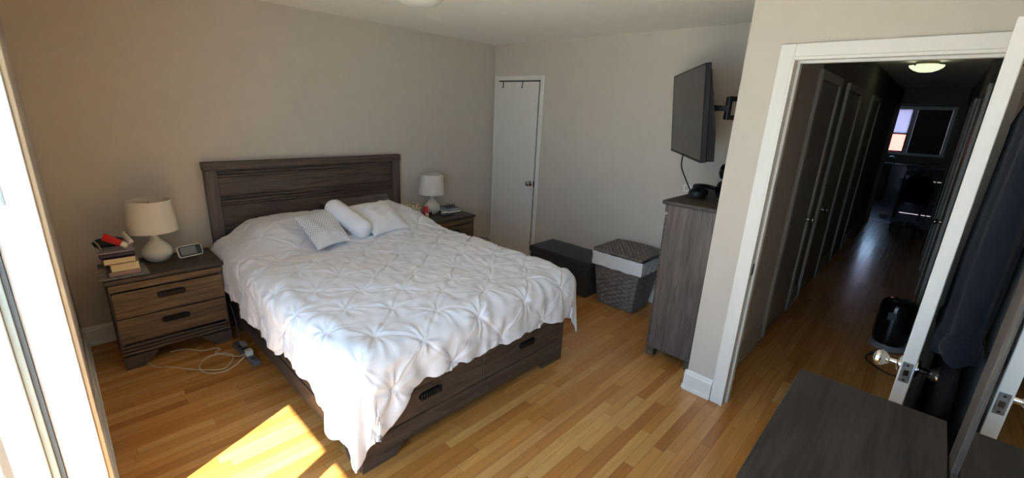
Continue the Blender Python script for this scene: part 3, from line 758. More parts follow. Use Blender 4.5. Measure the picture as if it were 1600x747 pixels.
obj('stand', tilt(prism(bmesh.new(), [(-.05, .004), (.05, .004), (.04, .06), (-.04, .06)], 'y', .004, .03), math.radians(-25)), mat('pale_grey_fabric', (150, 148, 142), .9), t)

# books and clutter, left nightstand
def book(x0, x1, y0, y1, z0, z1, cover, label, pages=(222, 204, 158), name='book', group='books stacked on the left nightstand'):
    t = thing(name, label, 'book', ((x0+x1)/2, (y0+y1)/2, z0), group)
    b = bmesh.new(); bx(b, x0, x1, y0, y1, z0, z0+.0025); bx(b, x0, x1, y0, y1, z1-.0025, z1); bx(b, x0, x1, y1-.003, y1, z0+.0025, z1-.0025)
    obj('cover', b, cover, t)
    obj('pages', box(x0+.004, x1-.004, y0+.004, y1-.004, z0+.0028, z1-.0028), mat('pages_%d_%d' % (pages[0], pages[2]), pages, .9, bump=.3, bscale=250), t)
    return t
b = bmesh.new()
for k in range(5): bx(b, .072+.004*k, .315-.003*k, 3.455+.002*(k % 2), 3.71, NT+.001+k*.0018, NT+.0024+k*.0018)
M_MAG = mat('printed_magazine', (150, 146, 136), .6, noise=.5, nscale=24)
single('magazine', b, M_MAG, 'thin pale printed magazines lying under the books on the left nightstand', 'magazine')
z = NT+.0105
book(.120, .278, 3.478, 3.68, z, z+.030, mat('mauve_cover', (110, 84, 92), .6), 'thin mauve book, lowest of the stack on the left nightstand', (168, 140, 130)); z += .0305
book(.135, .275, 3.474, 3.67, z, z+.050, mat('cream_cover', (180, 165, 130), .6), 'thick cream paged book in the middle of the left nightstand stack'); z += .0505
book(.108, .262, 3.470, 3.68, z, z+.038, mat('purple_cover', (88, 28, 66), .5), 'book with a dark purple cover, topmost of the left nightstand stack'); z += .0385
t = thing('organizer_pouch', 'dark violet pouch with a clear top lying on the stacked books', 'pouch', (.18, 3.57, z))
obj('pouch_body', box(.095, .262, 3.485, 3.66, z, z+.030, .010, 3), mat('dark_violet_fabric', (50, 44, 60), .5, noise=.3, nscale=12), t, True)
obj('clear_rim', box(.090, .266, 3.480, 3.665, z+.030, z+.038, .003, 1), mat('frosted_plastic', (150, 142, 150), .3), t)
z += .039
b = bmesh.new(); lathe(b, [(.001, -.075), (.02, -.072), (.03, -.04), (.032, .0), (.028, .05), (.015, .07), (.001, .072)], seg=20)
bmesh.ops.scale(b, verts=b.verts, vec=(1, .8, 1)); bmesh.ops.rotate(b, verts=b.verts, cent=(0, 0, 0), matrix=Matrix.Rotation(math.pi/2, 3, 'Y')); bmesh.ops.translate(b, verts=b.verts, vec=(.155, 3.60, z+.034))
single('sunglasses_case', b, M_BLACK, 'black rounded case behind the red tube on the books', 'case', smooth=True)
b = tube(bmesh.new(), [(.105, 3.52, z+.004), (.085, 3.53, z+.03), (.078, 3.55, z+.055), (.09, 3.57, z+.06), (.105, 3.56, z+.04), (.115, 3.54, z+.01), (.12, 3.53, z+.004)], .004)
single('cord_loop', b, mat('grey_cord', (150, 140, 126), .7), 'small grey cord loop at the left end of the stacked books', 'cord', smooth=True)
# red tube: flattened crimp to round cap
def squeeze_tube(name, p0, p1, body, capm, label, R=.019, flat_up=(0, 0, 1)):
    t = thing(name, label, 'tube', p0, 'tubes on the left nightstand pouch')
    p0, p1 = Vector(p0), Vector(p1); d = p1-p0; L_ = d.length; q = d.to_track_quat('Z', 'X').to_matrix()
    b = bmesh.new(); rings = []
    for k in range(9):
        f = k/8; a_ = R*(1.35-.35*f); c_ = .0015+(R-.0015)*min(1, f*1.25)
        rings.append([b.verts.new(q @ Vector((a_*math.cos(g*math.pi/12), c_*math.sin(g*math.pi/12), f*L_*.78))+p0) for g in range(24)])
    for i in range(8):
        for g in range(24): b.faces.new((rings[i][g], rings[i][(g+1) % 24], rings[i+1][(g+1) % 24], rings[i+1][g]))
    b.faces.new(rings[0][::-1]); b.faces.new(rings[-1]); obj('body', b, body, t, True)
    b = lathe(bmesh.new(), [(R*.95, L_*.785), (R*.98, L_*.80), (R*.9, L_*.99), (R*.8, L_), (.001, L_)], seg=24)
    bmesh.ops.rotate(b, verts=b.verts, cent=(0, 0, 0), matrix=q); bmesh.ops.translate(b, verts=b.verts, vec=p0)
    obj('screw_top', b, capm, t, True); return t
squeeze_tube('cream_tube', (.135, 3.56, z+.085), (.235, 3.50, z+.022), mat('red_plastic', (205, 42, 34), .35), mat('white_cap_plastic', (225, 220, 208), .4), 'red tube with a white cap lying on top of the book stack')
squeeze_tube('cream_tube', (.228, 3.60, z+.085), (.262, 3.56, z+.02), mat('offwhite_plastic', (196, 190, 176), .4), MATS['white_cap_plastic'], 'off white tube right of the red tube on the book stack', .015)

# right nightstand items
GB = 'things on the far right nightstand'
t = thing('tissue_box', 'pale floral patterned tissue box between the pillow and the red candle', 'tissue box', (2.56, 3.84, NT))
FL = mat('floral_card', (222, 208, 180), .7)
def floral(m):
    nt = m.node_tree; N = nt.nodes; b = N['Principled BSDF']; v = N.new('ShaderNodeTexVoronoi'); v.inputs['Scale'].default_value = 38
    tc = N.new('ShaderNodeTexCoord'); nt.links.new(tc.outputs['Object'], v.inputs['Vector'])
    cr = N.new('ShaderNodeValToRGB'); e = cr.color_ramp.elements; e[0].color = lin(190, 70, 60); e[0].position = .18; e[1].color = lin(222, 210, 184); e[1].position = .3
    x = e.new(.24); x.color = lin(130, 140, 90)
    nt.links.new(v.outputs['Distance'], cr.inputs[0]); nt.links.new(cr.outputs[0], b.inputs['Base Color'])
floral(FL)
obj('carton', box(2.50, 2.61, 3.78, 3.89, NT, NT+.12, .004, 1), FL, t)
obj('slot_opening', box(2.525, 2.585, 3.825, 3.845, NT+.1201, NT+.1212), M_PULL, t)
t = thing('pillar_candle', 'red pillar candle left of the far right lamp', 'candle', (2.635, 3.73, NT))
obj('wax', lathe(bmesh.new(), [(.024, 0), (.025, .003), (.025, .098), (.022, .102), (.020, .094), (.001, .093)], (2.635, 3.73, NT), 32), mat('red_wax', (206, 44, 38), .35), t, True)
obj('wick', lathe(bmesh.new(), [(.0012, .093), (.0012, .105)], (2.635, 3.73, NT), 8), M_BLACK, t)
t = thing('small_jar', 'tiny white lidded jar in front of the red candle', 'jar', (2.60, 3.655, NT))
obj('jar_body', lathe(bmesh.new(), [(.016, 0), (.018, .004), (.018, .026), (.015, .03), (.001, .03)], (2.60, 3.655, NT), 24), mat('cream_jar', (196, 180, 160), .4), t, True)
obj('lid', lathe(bmesh.new(), [(.018, .0305), (.018, .046), (.016, .048), (.001, .048)], (2.60, 3.655, NT), 24), M_TRIM, t, True)
t = thing('small_jar', 'small brown jar between the red candle and the far right lamp', 'jar', (2.672, 3.70, NT))
obj('jar_body', lathe(bmesh.new(), [(.014, 0), (.016, .004), (.016, .028), (.001, .029)], (2.672, 3.70, NT), 24), mat('brown_glass', (120, 70, 50), .25), t, True)
obj('lid', lathe(bmesh.new(), [(.0155, .0295), (.0155, .040), (.001, .041)], (2.672, 3.70, NT), 24), M_PULL, t, True)
single('phone', box(2.765, 2.905, 3.595, 3.665, NT+.0005, NT+.009, .003, 2), M_BLACKG, 'black phone lying flat in front of the far right lamp', 'phone')
b = lathe(bmesh.new(), [(.010, 0), (.011, .004), (.011, .05), (.008, .054), (.008, .075), (.001, .076)], seg=20); bmesh.ops.rotate(b, verts=b.verts, cent=(0, 0, 0), matrix=Matrix.Rotation(math.radians(88), 3, 'Y') @ Matrix.Rotation(0, 3, 'X')); bmesh.ops.rotate(b, verts=b.verts, cent=(0, 0, 0), matrix=Matrix.Rotation(math.radians(-25), 3, 'Z')); bmesh.ops.translate(b, verts=b.verts, vec=(2.83, 3.72, NT+.0115))
single('lip_balm', b, M_LINER, 'small white stick lying right of the far right lamp', 'lip balm', smooth=True)
zb = NT+.0005
book(2.90, 3.075, 3.68, 3.86, zb, zb+.026, mat('green_cover', (96, 120, 52), .5), 'green edged book at the bottom of the far right nightstand pile', (226, 226, 226), group='books on the far right nightstand')
book(2.905, 3.07, 3.69, 3.865, zb+.0265, zb+.046, mat('grey_cover', (110, 116, 124), .5), 'grey book on top of the green one on the far nightstand', (180, 186, 192), group='books on the far right nightstand')
t = thing('glasses', 'brown folded glasses on top of the far right book pile', 'glasses', (2.97, 3.78, zb+.046))
b = bmesh.new()
for s in (-1, 1): tube(b, [(2.975+s*.033+.026*math.cos(a*math.pi/6), 3.745, zb+.068+.019*math.sin(a*math.pi/6)) for a in range(13)], .0035, smooth=1)
tube(b, [(2.968, 3.745, zb+.072), (2.975, 3.744, zb+.075), (2.982, 3.745, zb+.072)], .003)
obj('frame', b, mat('dark_tortoise', (52, 28, 26), .3), t, True)
for s in (-1, 1): obj('temple', tube(bmesh.new(), [(2.975+s*.058, 3.747, zb+.073), (2.975+s*.02, 3.775, zb+.056), (2.975-s*.035, 3.81, zb+.049)], .003), MATS['dark_tortoise'], t, True)

# wire basket beyond the far nightstand
t = thing('wire_basket', 'black round wire basket on the floor right of the far nightstand', 'basket', (3.26, 3.56, 0))
def ring(b, c, R, z, r=.003, n=36): 
    tube(b, [(c[0]+R*math.cos(2*math.pi*k/n), c[1]+R*math.sin(2*math.pi*k/n), z) for k in range(n+1)], r, 6, 1)
b = bmesh.new(); ring(b, (3.26, 3.56), .115, .27, .005); obj('rim', b, M_BLACK, t, True)
b = bmesh.new()
for k in range(14):
    a = 2*math.pi*k/14; tube(b, [(3.26+.115*math.cos(a), 3.56+.115*math.sin(a), .27), (3.26+.085*math.cos(a), 3.56+.085*math.sin(a), .005)], .002, 5, 1)
ring(b, (3.26, 3.56), .10, .14, .002); ring(b, (3.26, 3.56), .085, .005, .003)
obj('wires', b, M_BLACK, t)
obj('bottom', lathe(bmesh.new(), [(.084, .003), (.084, .006)], (3.26, 3.56, 0), 32), M_BLACK, t)

# power strip and cables
t = thing('power_strip', 'grey power strip lying on the floor against the left side of the bed', 'power strip', (.705, 3.14, 0), rot=(0, 0, math.radians(4)))
obj('strip_body', box(-.024, .024, -.19, .19, .0005, .036, .008, 3), mat('grey_plastic', (96, 96, 100), .5), t, True)
for k in range(5): obj('socket', lathe(bmesh.new(), [(.015, .0362), (.015, .0372), (.001, .0372)], (0, -.13+k*.055, 0), 16), M_BLACK, t)
single('plug_adapter', box(.685, .728, 3.045, 3.09, .038, .078, .006, 3), mat('white_plug', (212, 208, 196), .4), 'square white charger plugged into the grey power strip', 'charger', smooth=True)
single('plug_adapter', box(.70, .735, 3.20, 3.26, .038, .062, .005, 2), mat('grey_plug', (128, 126, 122), .5), 'flat grey plug on the power strip behind the white charger', 'plug', smooth=True)
M_CABLE = mat('white_cable', (206, 196, 170), .5)
Z0 = .0045
cab = [(.68, 3.06, .045), (.62, 3.05, .01), (.54, 3.02, Z0), (.46, 3.07, Z0), (.44, 3.18, Z0), (.50, 3.27, Z0), (.58, 3.27, Z0+.004), (.64, 3.20, Z0), (.60, 3.10, Z0), (.53, 3.05, Z0+.006), (.40, 3.18, Z0), (.30, 3.31, Z0), (.24, 3.36, Z0), (.20, 3.50, Z0)]
single('charging_cable', tube(bmesh.new(), cab, .003, 6), M_CABLE, 'looped white charging cable lying on the floor left of the power strip', 'cable', smooth=True)
cab = [(.69, 3.08, .05), (.655, 3.13, .02), (.60, 3.22, .012), (.56, 3.30, .012), (.60, 3.34, Z0), (.57, 3.38, Z0), (.50, 3.40, Z0), (.42, 3.50, Z0), (.34, 3.52, Z0)]
single('charging_cable', tube(bmesh.new(), cab, .003, 6), M_CABLE, 'second white cable running from the charger under the left nightstand', 'cable', smooth=True)
single('extension_lead', tube(bmesh.new(), [(.715, 3.30, .03), (.735, 3.42, .10), (.742, 3.55, .22), (.735, 3.70, .18), (.735, 3.84, .1)], .004, 6), mat('grey_power_cord', (80, 78, 76), .6), 'grey lead hanging in the gap between bed and left nightstand', 'cable', smooth=True)

# ================================================================== BENCH + HAMPER
t = thing('storage_ottoman', 'long charcoal fabric storage ottoman against the far wall', 'ottoman', (3.57, 2.515, 0))
obj('ottoman_box', box(3.375, 3.755, 2.145, 2.885, 0, .292, .008, 2), M_BENCH, t, True)
b = box(3.362, 3.768, 2.132, 2.898, .294, .362, .02, 4); obj('cushioned_lid', b, M_BENCH, t, True)

def wicker_panel(b, A_, B_, C_, D_, nrow, ncol, depth=.006, res=5):
    """quad A(bottom left) B(bottom right) C(top right) D(top left), woven outwards"""
    A_, B_, C_, D_ = [np.array(p, float) for p in (A_, B_, C_, D_)]
    n = ncol*res+1; m_ = nrow*res+1
    u, v = np.meshgrid(np.linspace(0, 1, n), np.linspace(0, 1, m_), indexing='ij')
    P = A_*((1-u)*(1-v))[..., None]+B_*(u*(1-v))[..., None]+C_*(u*v)[..., None]+D_*((1-u)*v)[..., None]
    N = np.cross(B_-A_, D_-A_); N /= np.linalg.norm(N)
    row = np.minimum(np.floor(v*nrow), nrow-1); ph = np.where(row % 2 == 0, 0, math.pi)
    strand = np.sqrt(np.abs(np.sin(v*nrow*math.pi)))
    over = np.sin(u*ncol*math.pi+ph)
    h = depth*(over*.8+.3)*strand*np.minimum(1, 12*np.minimum(u, 1-u)+.2)
    gridmesh(b, P+N*h[..., None])
def wick_mat():
    m = mat('grey_wicker', (112, 103, 97), .6, noise=.35, nscale=40, bump=.4, bscale=140); return m
M_WICK = wick_mat()
M_WICK.node_tree.nodes['Principled BSDF'].inputs['Roughness'].default_value = .42
t = thing('laundry_hamper', 'tapered grey wicker laundry hamper with white liner, between ottoman and tall chest', 'hamper', (3.57, 1.83, 0))
bt = [(3.405, 1.67), (3.405, 2.03), (3.70, 2.03), (3.70, 1.67)]; tp = [(3.355, 1.60), (3.355, 2.09), (3.77, 2.09), (3.77, 1.60)]
HZ1 = .40
b = bmesh.new()
for i, j in ((1, 0), (0, 3), (3, 2), (2, 1)):
    f = lambda a, c, z: (a[0]+(c[0]-a[0])*z/.52, a[1]+(c[1]-a[1])*z/.52, z)
    wicker_panel(b, f(bt[i], tp[i], .004), f(bt[j], tp[j], .004), f(bt[j], tp[j], HZ1+.01), f(bt[i], tp[i], HZ1+.01), 18, 9, .010, 6)
obj('woven_body', b, M_WICK, t, True)
b = bmesh.new(); n = 20
pth = []
for i, j in ((0, 1), (1, 2), (2, 3), (3, 0)):
    for k in range(n):
        g = k/n; pth.append(((1-g)*tp[i][0]+g*tp[j][0], (1-g)*tp[i][1]+g*tp[j][1]))
cx, cy = 3.5625, 1.845; rows = []
for q, zz in enumerate(np.linspace(HZ1-.012, .515, 7)):
    k = .985+.03*(zz-.40)/.11; row = []
    for ii, (x, y) in enumerate(pth):
        w = .004*math.sin(ii*1.3+q)+.010
        dx, dy = x-cx, y-cy; l = math.hypot(dx, dy); row.append(b.verts.new((cx+dx*k+dx/l*w, cy+dy*k+dy/l*w, zz+(.003*math.sin(ii*.9) if q == 0 else 0))))
    rows.append(row)
for q in range(6):
    for ii in range(len(pth)): b.faces.new((rows[q][ii], rows[q][(ii+1) % len(pth)], rows[q+1][(ii+1) % len(pth)], rows[q+1][ii]))
obj('cloth_liner', b, M_LINER, t, True, 'white cotton liner folded over the rim')
b = bmesh.new()
bx(b, 3.375, 3.75, 1.62, 2.07, .517, .528, .004, 1)
res = 6; nx, ny = 10, 14
for sgn in (1,):
    u, v = np.meshgrid(np.linspace(0, 1, 97), np.linspace(0, 1, 145), indexing='ij')
    z_ = .535+.012*np.sin(v*math.pi)+.012*u+.006*np.sin(u*16*math.pi+np.pi*(np.floor(v*24) % 2))*np.sqrt(np.abs(np.sin(v*24*math.pi)))
    P = np.stack([3.345+u*.43, 1.60+v*.49, z_], -1); gridmesh(b, P)
    # lid rim
    for (a0, a1, c0, c1) in ((3.345, 3.775, 1.596, 1.606), (3.345, 3.775, 2.084, 2.094), (3.34, 3.35, 1.60, 2.09), (3.77, 3.78, 1.60, 2.09)): bx(b, a0, a1, c0, c1, .522, .545, .003, 1)
obj('woven_lid', b, M_WICK, t, True)

# ================================================================== TALL CHEST
t = thing('tall_chest', 'tall dark wooden chest of drawers beside the wall corner under the television', 'chest of drawers', (3.30, 1.07, 0))
cx0, cx1, cy0, cy1, ct = 2.866, 3.74, .885, 1.248, 1.185
obj('side_panel', box(cx0, cx0+.022, cy0, cy1-.012, .075, ct-.031, .002, 1), OAKZ, t)
obj('side_panel', box(cx1-.022, cx1, cy0, cy1-.012, .075, ct-.031, .002, 1), OAKZ, t)
obj('back_panel', box(cx0+.022, cx1-.022, cy0, cy0+.012, .08, ct-.031), OAKZ, t)
b = bmesh.new()
prism(b, [(cx0+.001, .10), (cx0+.10, .10), (cx0+.14, .145), (cx1-.14, .145), (cx1-.10, .10), (cx1-.001, .10), (cx1-.001, .175), (cx0+.001, .175)], 'y', cy1-.011, cy1+.004)
obj('base_rail', b, OAKX, t)
obj('tabletop', box(cx0-.022, cx1+.022, cy0-.004, cy1+.026, ct-.028, ct, .005, 2), OAKD, t)
obj('frieze', box(cx0+.002, cx1-.002, cy1-.011, cy1+.012, ct-.085, ct-.032, .006, 2), OAKX, t)
zz = .18
for k in range(5):
    h_ = .177; d = obj('drawer', box(cx0+.006, cx1-.006, cy1-.011, cy1+.006, zz, zz+h_, .003, 1), OAKX, t)
    for hx in (cx0+.24, cx1-.24):
        b = pull_bm(0, 0, zz+h_*.6, .15, .04); bmesh.ops.rotate(b, verts=b.verts, cent=(0, 0, 0), matrix=Matrix.Rotation(math.pi, 3, 'Z')); bmesh.ops.translate(b, verts=b.verts, vec=(hx, cy1+.006, 0)); obj('handle', b, M_PULL, d)
    zz += h_+.004
for x, y in ((cx0+.002, cy0+.01), (cx0+.002, cy1-.06), (cx1-.062, cy0+.01), (cx1-.062, cy1-.06)):
    obj('foot', box(x, x+.06, y, y+.062, 0, .0745, .004, 1), OAKX, t)
# items on it
t = thing('headphones', 'black headphones lying on top of the tall chest below the television', 'headphones', (3.28, 1.15, ct))
b = bmesh.new(); tube(b, [(3.27+.125*math.cos(math.radians(a)), 1.135+.085*math.sin(math.radians(a)), ct+.05+.02*math.sin(math.radians(a*.7))) for a in range(-95, 190, 22)], .016, 12, 3)
obj('headband', b, M_BLACK, t, True)
for x, y in ((3.15, 1.165), (3.275, 1.195)):
    obj('ear_cup', lathe(bmesh.new(), [(.038, 0), (.056, .006), (.060, .026), (.056, .046), (.040, .058), (.001, .060)], (x, y, ct+.0008), 28), M_BLACK, t, True)
t = thing('desk_speaker', 'black two lobed speaker standing half hidden behind the wall corner on the tall chest', 'speaker', (3.31, 1.035, ct))
obj('lower_ball', lathe(bmesh.new(), [(.03, 0), (.05, .01), (.062, .045), (.062, .075), (.05, .11), (.02, .128), (.001, .129)], (3.31, 1.035, ct+.001), 32), M_BLACKG, t, True)
obj('upper_ball', lathe(bmesh.new(), [(.02, .129), (.045, .14), (.06, .175), (.058, .205), (.045, .235), (.02, .25), (.001, .251)], (3.31, 1.035, ct+.001), 32), M_BLACKG, t, True)
t = thing('wall_outlet', 'small white outlet plate on the far wall left of the tall chest', 'outlet', (XB, 1.50, 1.12))
obj('plate', box(XB-.006, XB-.0005, 1.465, 1.535, 1.11, 1.175, .002, 1), M_TRIM, t)
obj('socket', box(XB-.0075, XB-.006, 1.482, 1.518, 1.125, 1.16, .001, 1), mat('outlet_face', (196, 190, 178), .4), t)

# ================================================================== TV
t = thing('television', 'flat black television on a swing arm bracket above the tall chest', 'television', (3.28, 1.375, 1.755), rot=(0, 0, 0))
ya, ti = .60, .10
u = Vector((math.cos(ya), math.sin(ya), 0)); nn = Vector((-math.sin(ya), math.cos(ya), 0)); up = Vector((0, 0, 1))*math.cos(ti)+nn*math.sin(ti); nf = u.cross(up)*-1
t.rotation_euler = Matrix((u, -nf if False else up.cross(u), up)).transposed().to_euler()
# local: x along the width, y towards the screen side, z up
W_, H_ = 1.03, .60
obj('screen', box(-W_/2+.008, W_/2-.008, .0125, .0135, -H_/2+.016, H_/2-.008), mat('tv_glass', (40, 39, 38), .32), t)
obj('bezel', (lambda b: (bx(b, -W_/2, W_/2, -.018, .012, -H_/2, H_/2, .003, 1), bx(b, -W_/2, W_/2, .012, .016, H_/2-.008, H_/2), bx(b, -W_/2, W_/2, .012, .016, -H_/2, -H_/2+.016), bx(b, -W_/2, -W_/2+.008, .012, .016, -H_/2, H_/2), bx(b, W_/2-.008, W_/2, .012, .016, -H_/2, H_/2), b)[5])(bmesh.new()), M_BLACK, t)
obj('back_housing', prism(bmesh.new(), [(-.018, -H_/2+.002), (-.075, -H_/2+.002), (-.075, -.12), (-.045, .12), (-.03, H_/2-.04), (-.018, H_/2-.02)], 'x', -W_/2+.03, W_/2-.03), M_BLACK, t)
t = thing('wall_bracket', 'black jointed arm holding the television off the hidden wall', 'bracket', (3.2, YR, 1.78))
EX, EY = 3.13, 1.05
b = bmesh.new(); prism(b, [(3.20, 1.255), (3.02, 1.135), (3.03, 1.12), (3.21, 1.24)], 'z', 1.70, 1.90); obj('mount_plate', b, M_BLACK, t)
b = bmesh.new(); prism(b, [(3.10, 1.17), (3.13, 1.19), (EX+.02, EY+.005), (EX-.02, EY-.005)], 'z', 1.782, 1.818); obj('upper_arm', b, M_BLACK, t)
obj('elbow', lathe(bmesh.new(), [(.018, 1.728), (.02, 1.733), (.02, 1.868), (.018, 1.873)], (EX, EY, 0), 20), M_BLACK, t, True)
for z0 in (1.728, 1.845): obj('lower_arm', prism(bmesh.new(), [(EX-.02, EY-.01), (EX+.02, EY+.016), (3.42, .885), (3.40, .862)], 'z', z0, z0+.03), M_BLACK, t)
obj('wall_plate', box(3.36, 3.46, YR+.001, YR+.015, 1.68, 1.91, .003, 1), M_BLACK, t)
single('television_cable', tube(bmesh.new(), [(3.20, 1.33, 1.47), (3.23, 1.34, 1.38), (3.28, 1.31, 1.28), (3.33, 1.285, 1.20)], .005, 8), M_BLACK, 'black cable hanging from the television down to the tall chest', 'cable', smooth=True)

# ================================================================== FOREGROUND DRESSER + MIRROR
FZ, FX, FY0, FY1 = .93, 1.64, -.196, .166
t = thing('long_dresser', 'low dark wooden dresser in the near right foreground', 'dresser', (.92, -.015, 0))
obj('tabletop', box(.20, FX, FY0, FY1, FZ-.028, FZ, .003, 1), wood('weathered_oak_near', (17, 15, 13), (62, 54, 46), 'x', freq=.7, rough=.68), t)
for x in (.215, FX-.037): obj('side_panel', box(x, x+.022, FY0+.01, FY1-.03, .08, FZ-.029, .002, 1), OAKZ, t)
obj('back_panel', box(.237, FX-.038, FY0+.005, FY0+.017, .08, FZ-.03), OAKZ, t)
obj('base_rail', box(.216, FX-.016, FY1-.03, FY1-.014, .08, .16, .002, 1), OAKX, t)
for i in range(3):
    for j in range(3):
        x0 = .222+j*.466; z0 = .165+i*.247
        d = obj('drawer', box(x0, x0+.462, FY1-.029, FY1-.012, z0, z0+.242, .003, 1), OAKX, t)
        b = pull_bm(0, 0, z0+.15, .15, .04); bmesh.ops.rotate(b, verts=b.verts, cent=(0, 0, 0), matrix=Matrix.Rotation(math.pi, 3, 'Z')); bmesh.ops.translate(b, verts=b.verts, vec=(x0+.231, FY1-.012, 0)); obj('handle', b, M_PULL, d)
for x in (.22, FX-.09):
    for y in (FY0+.02, FY1-.10): obj('foot', box(x, x+.06, y, y+.06, 0, .079, .004, 1), OAKX, t)
# mirror standing behind the dresser top
t = thing('dresser_mirror', 'dark wood framed mirror standing at the back of the near dresser', 'mirror', (.9, -.22, .75))
MX0, MX1, MY = .40, 1.47, -.200
b = bmesh.new()
bx(b, MX0, MX0+.10, MY-.028, MY, .70, 1.95, .004, 1); bx(b, MX1-.10, MX1, MY-.028, MY, .70, 1.95, .004, 1); bx(b, MX0+.10, MX1-.10, MY-.028, MY, 1.85, 1.95, .004, 1); bx(b, MX0+.10, MX1-.10, MY-.028, MY, .70, .935, .002, 1)
obj('frame', b, wood('weathered_oak_mirror', (36, 31, 27), (98, 86, 76), 'z', freq=1.3), t)
obj('mirror_glass', box(MX0+.10, MX1-.10, MY-.018, MY-.006, .935, 1.85), M_MIRROR, t)

# ================================================================== ROBE AND COAT on the back of the open door
def hanging(name, label, x0, x1, yc, th, ztop, zbot, mtl, cat, hem=False, seed=0, sh=.55):
    n, m_ = 72, 60; b = bmesh.new(); rows = []
    for j in range(m_):
        f = j/(m_-1); z = zbot+(ztop-zbot)*f; row = []
        wid = 1-(.12)*(1-f) if f < .85 else 1-.12*.15-(f-.85)/.15*sh
        tk = th*(1+.1*math.sin(f*5)) if f < .85 else th*(1-(f-.85)/.15*.5)
        if hem and f < .07: tk *= 1.16; 
        cx = (x0+x1)/2; hw = (x1-x0)/2*wid
        for k in range(n):
            a = 2*math.pi*k/n
            c, s = math.cos(a), math.sin(a)
            fold = 1+.16*(1-f*.6)*math.sin(a*7+seed+1.5*math.sin(f*3))+.07*math.sin(a*13+seed*2)
            row.append(b.verts.new((cx+hw*math.copysign(abs(c)**.6, c), yc+tk*.5*math.copysign(abs(s)**.8, s)*fold, z+.012*math.sin(a*5+seed)*(1-f))))
        rows.append(row)
    for j in range(m_-1):
        for k in range(n): b.faces.new((rows[j][k], rows[j][(k+1) % n], rows[j+1][(k+1) % n], rows[j+1][k]))
    b.faces.new(rows[0][::-1]); b.faces.new(rows[-1])
    return b
t = thing('bathrobe', 'dark navy fleece robe hanging behind the open white door', 'robe', (2.02, -.19, 1.02))
obj('robe_body', hanging('r', '', 1.78, 2.25, -.190, .085, 1.86, 1.05, M_ROBE, 'robe', True, 1), M_ROBE, t, True)
obj('hem', hanging('h', '', 1.785, 2.20, -.190, .098, 1.12, 1.035, M_ROBE, 'robe', False, 2, .02), M_ROBE, t, True)
t = thing('long_coat', 'long black coat hanging below and behind the navy robe', 'coat', (2.05, -.2, .25))
obj('coat_body', hanging('c', '', 1.78, 2.36, -.197, .055, 1.02, .22, M_COAT, 'coat', False, 3, .1), M_COAT, t, True)
t = thing('door_rack', 'brown curved hook rack on top of the open white door', 'hook', (2.15, -.16, 1.9))
b = bmesh.new(); tube(b, [(2.05, -.139, 2.02), (2.05, -.150, 1.98), (2.05, -.165, 1.90), (2.05, -.20, 1.87), (2.05, -.215, 1.90)], .006); tube(b, [(2.30, -.142, 2.02), (2.30, -.150, 1.98), (2.30, -.165, 1.90), (2.30, -.20, 1.87), (2.30, -.215, 1.90)], .006); tube(b, [(1.95, -.152, 1.96), (2.45, -.155, 1.96)], .006, smooth=1)
obj('hooks', b, mat('bronze_rack', (70, 50, 36), .35, metal=.6), t, True)

# ================================================================== CEILING LIGHTS
t = thing('ceiling_light', 'round flush ceiling light of the bedroom just above the picture edge', 'light', (1.90, 2.74, ZC-.07))
c = (1.90, 2.74, ZC)
obj('fixture_base', lathe(bmesh.new(), [(.16, -.001), (.165, -.012), (.15, -.02), (.001, -.02)], c, 40), M_TRIM, t, True)
obj('diffuser', lathe(bmesh.new(), [(.15, -.0205), (.145, -.035), (.11, -.058), (.05, -.07), (.001, -.072)], c, 40), mat('frosted_glass', (236, 234, 226), .4), t, True)
t = thing('ceiling_light', 'lit shallow bowl ceiling light far down the hall', 'light', (6.7, .29, ZC-.13))
c = (6.7, .29, ZC)
obj('fixture_base', lathe(bmesh.new(), [(.10, -.001), (.10, -.03), (.09, -.035), (.001, -.035)], c, 32), M_NICKEL, t, True)
obj('glass_bowl', lathe(bmesh.new(), [(.150, -.045), (.14, -.066), (.105, -.092), (.06, -.11), (.001, -.116)], c, 40), mat('hall_bowl_glass', (180, 185, 160), .4, emit=(214, 222, 186), estr=1.3), t, True)
for k in range(3):
    a = k*2.09+.4; obj('clip', box(c[0]+.15*math.cos(a)-.006, c[0]+.15*math.cos(a)+.006, c[1]+.15*math.sin(a)-.006, c[1]+.15*math.sin(a)+.006, ZC-.055, ZC-.036), M_BLACK, t)

# ================================================================== HALL HEATER
t = thing('tower_heater', 'black rounded heater on the hall floor beside the open door', 'heater', (4.50, -.065, 0))
hc = (4.50, -.065, 0)
obj('body', lathe(bmesh.new(), [(.100, .045), (.112, .06), (.116, .10), (.116, .36), (.108, .392), (.09, .41), (.05, .416), (.001, .417)], hc, 48), M_BLACKG, t, True)
obj('base', lathe(bmesh.new(), [(.105, .0), (.118, .006), (.120, .022), (.108, .034), (.10, .045), (.001, .0455)], hc, 48), mat('silver_plastic', (160, 162, 165), .3, metal=.4), t, True)
obj('grille', (lambda b: ([tube(b, [(hc[0]+.1175*math.cos(a), hc[1]+.1175*math.sin(a), z_) for a in [math.radians(130+k*10) for k in range(11)]], .0012, 5, 1) for z_ in [.08+.014*q for q in range(13)]], b)[1])(bmesh.new()), M_BLACK, t)
obj('control_panel', box(hc[0]-.119, hc[0]-.110, hc[1]+.0, hc[1]+.05, .27, .33, .002, 1), mat('grey_panel', (54, 58, 62), .3), t)
single('heater_cord', tube(bmesh.new(), [(4.36, -.05, .006), (4.20, .03, .006), (4.10, .03, .006), (4.02, -.03, .006), (3.96, -.12, .006), (3.98, -.18, .006)], .004, 6), M_BLACK, 'black cord curving across the hall floor from the heater', 'cord', smooth=True)

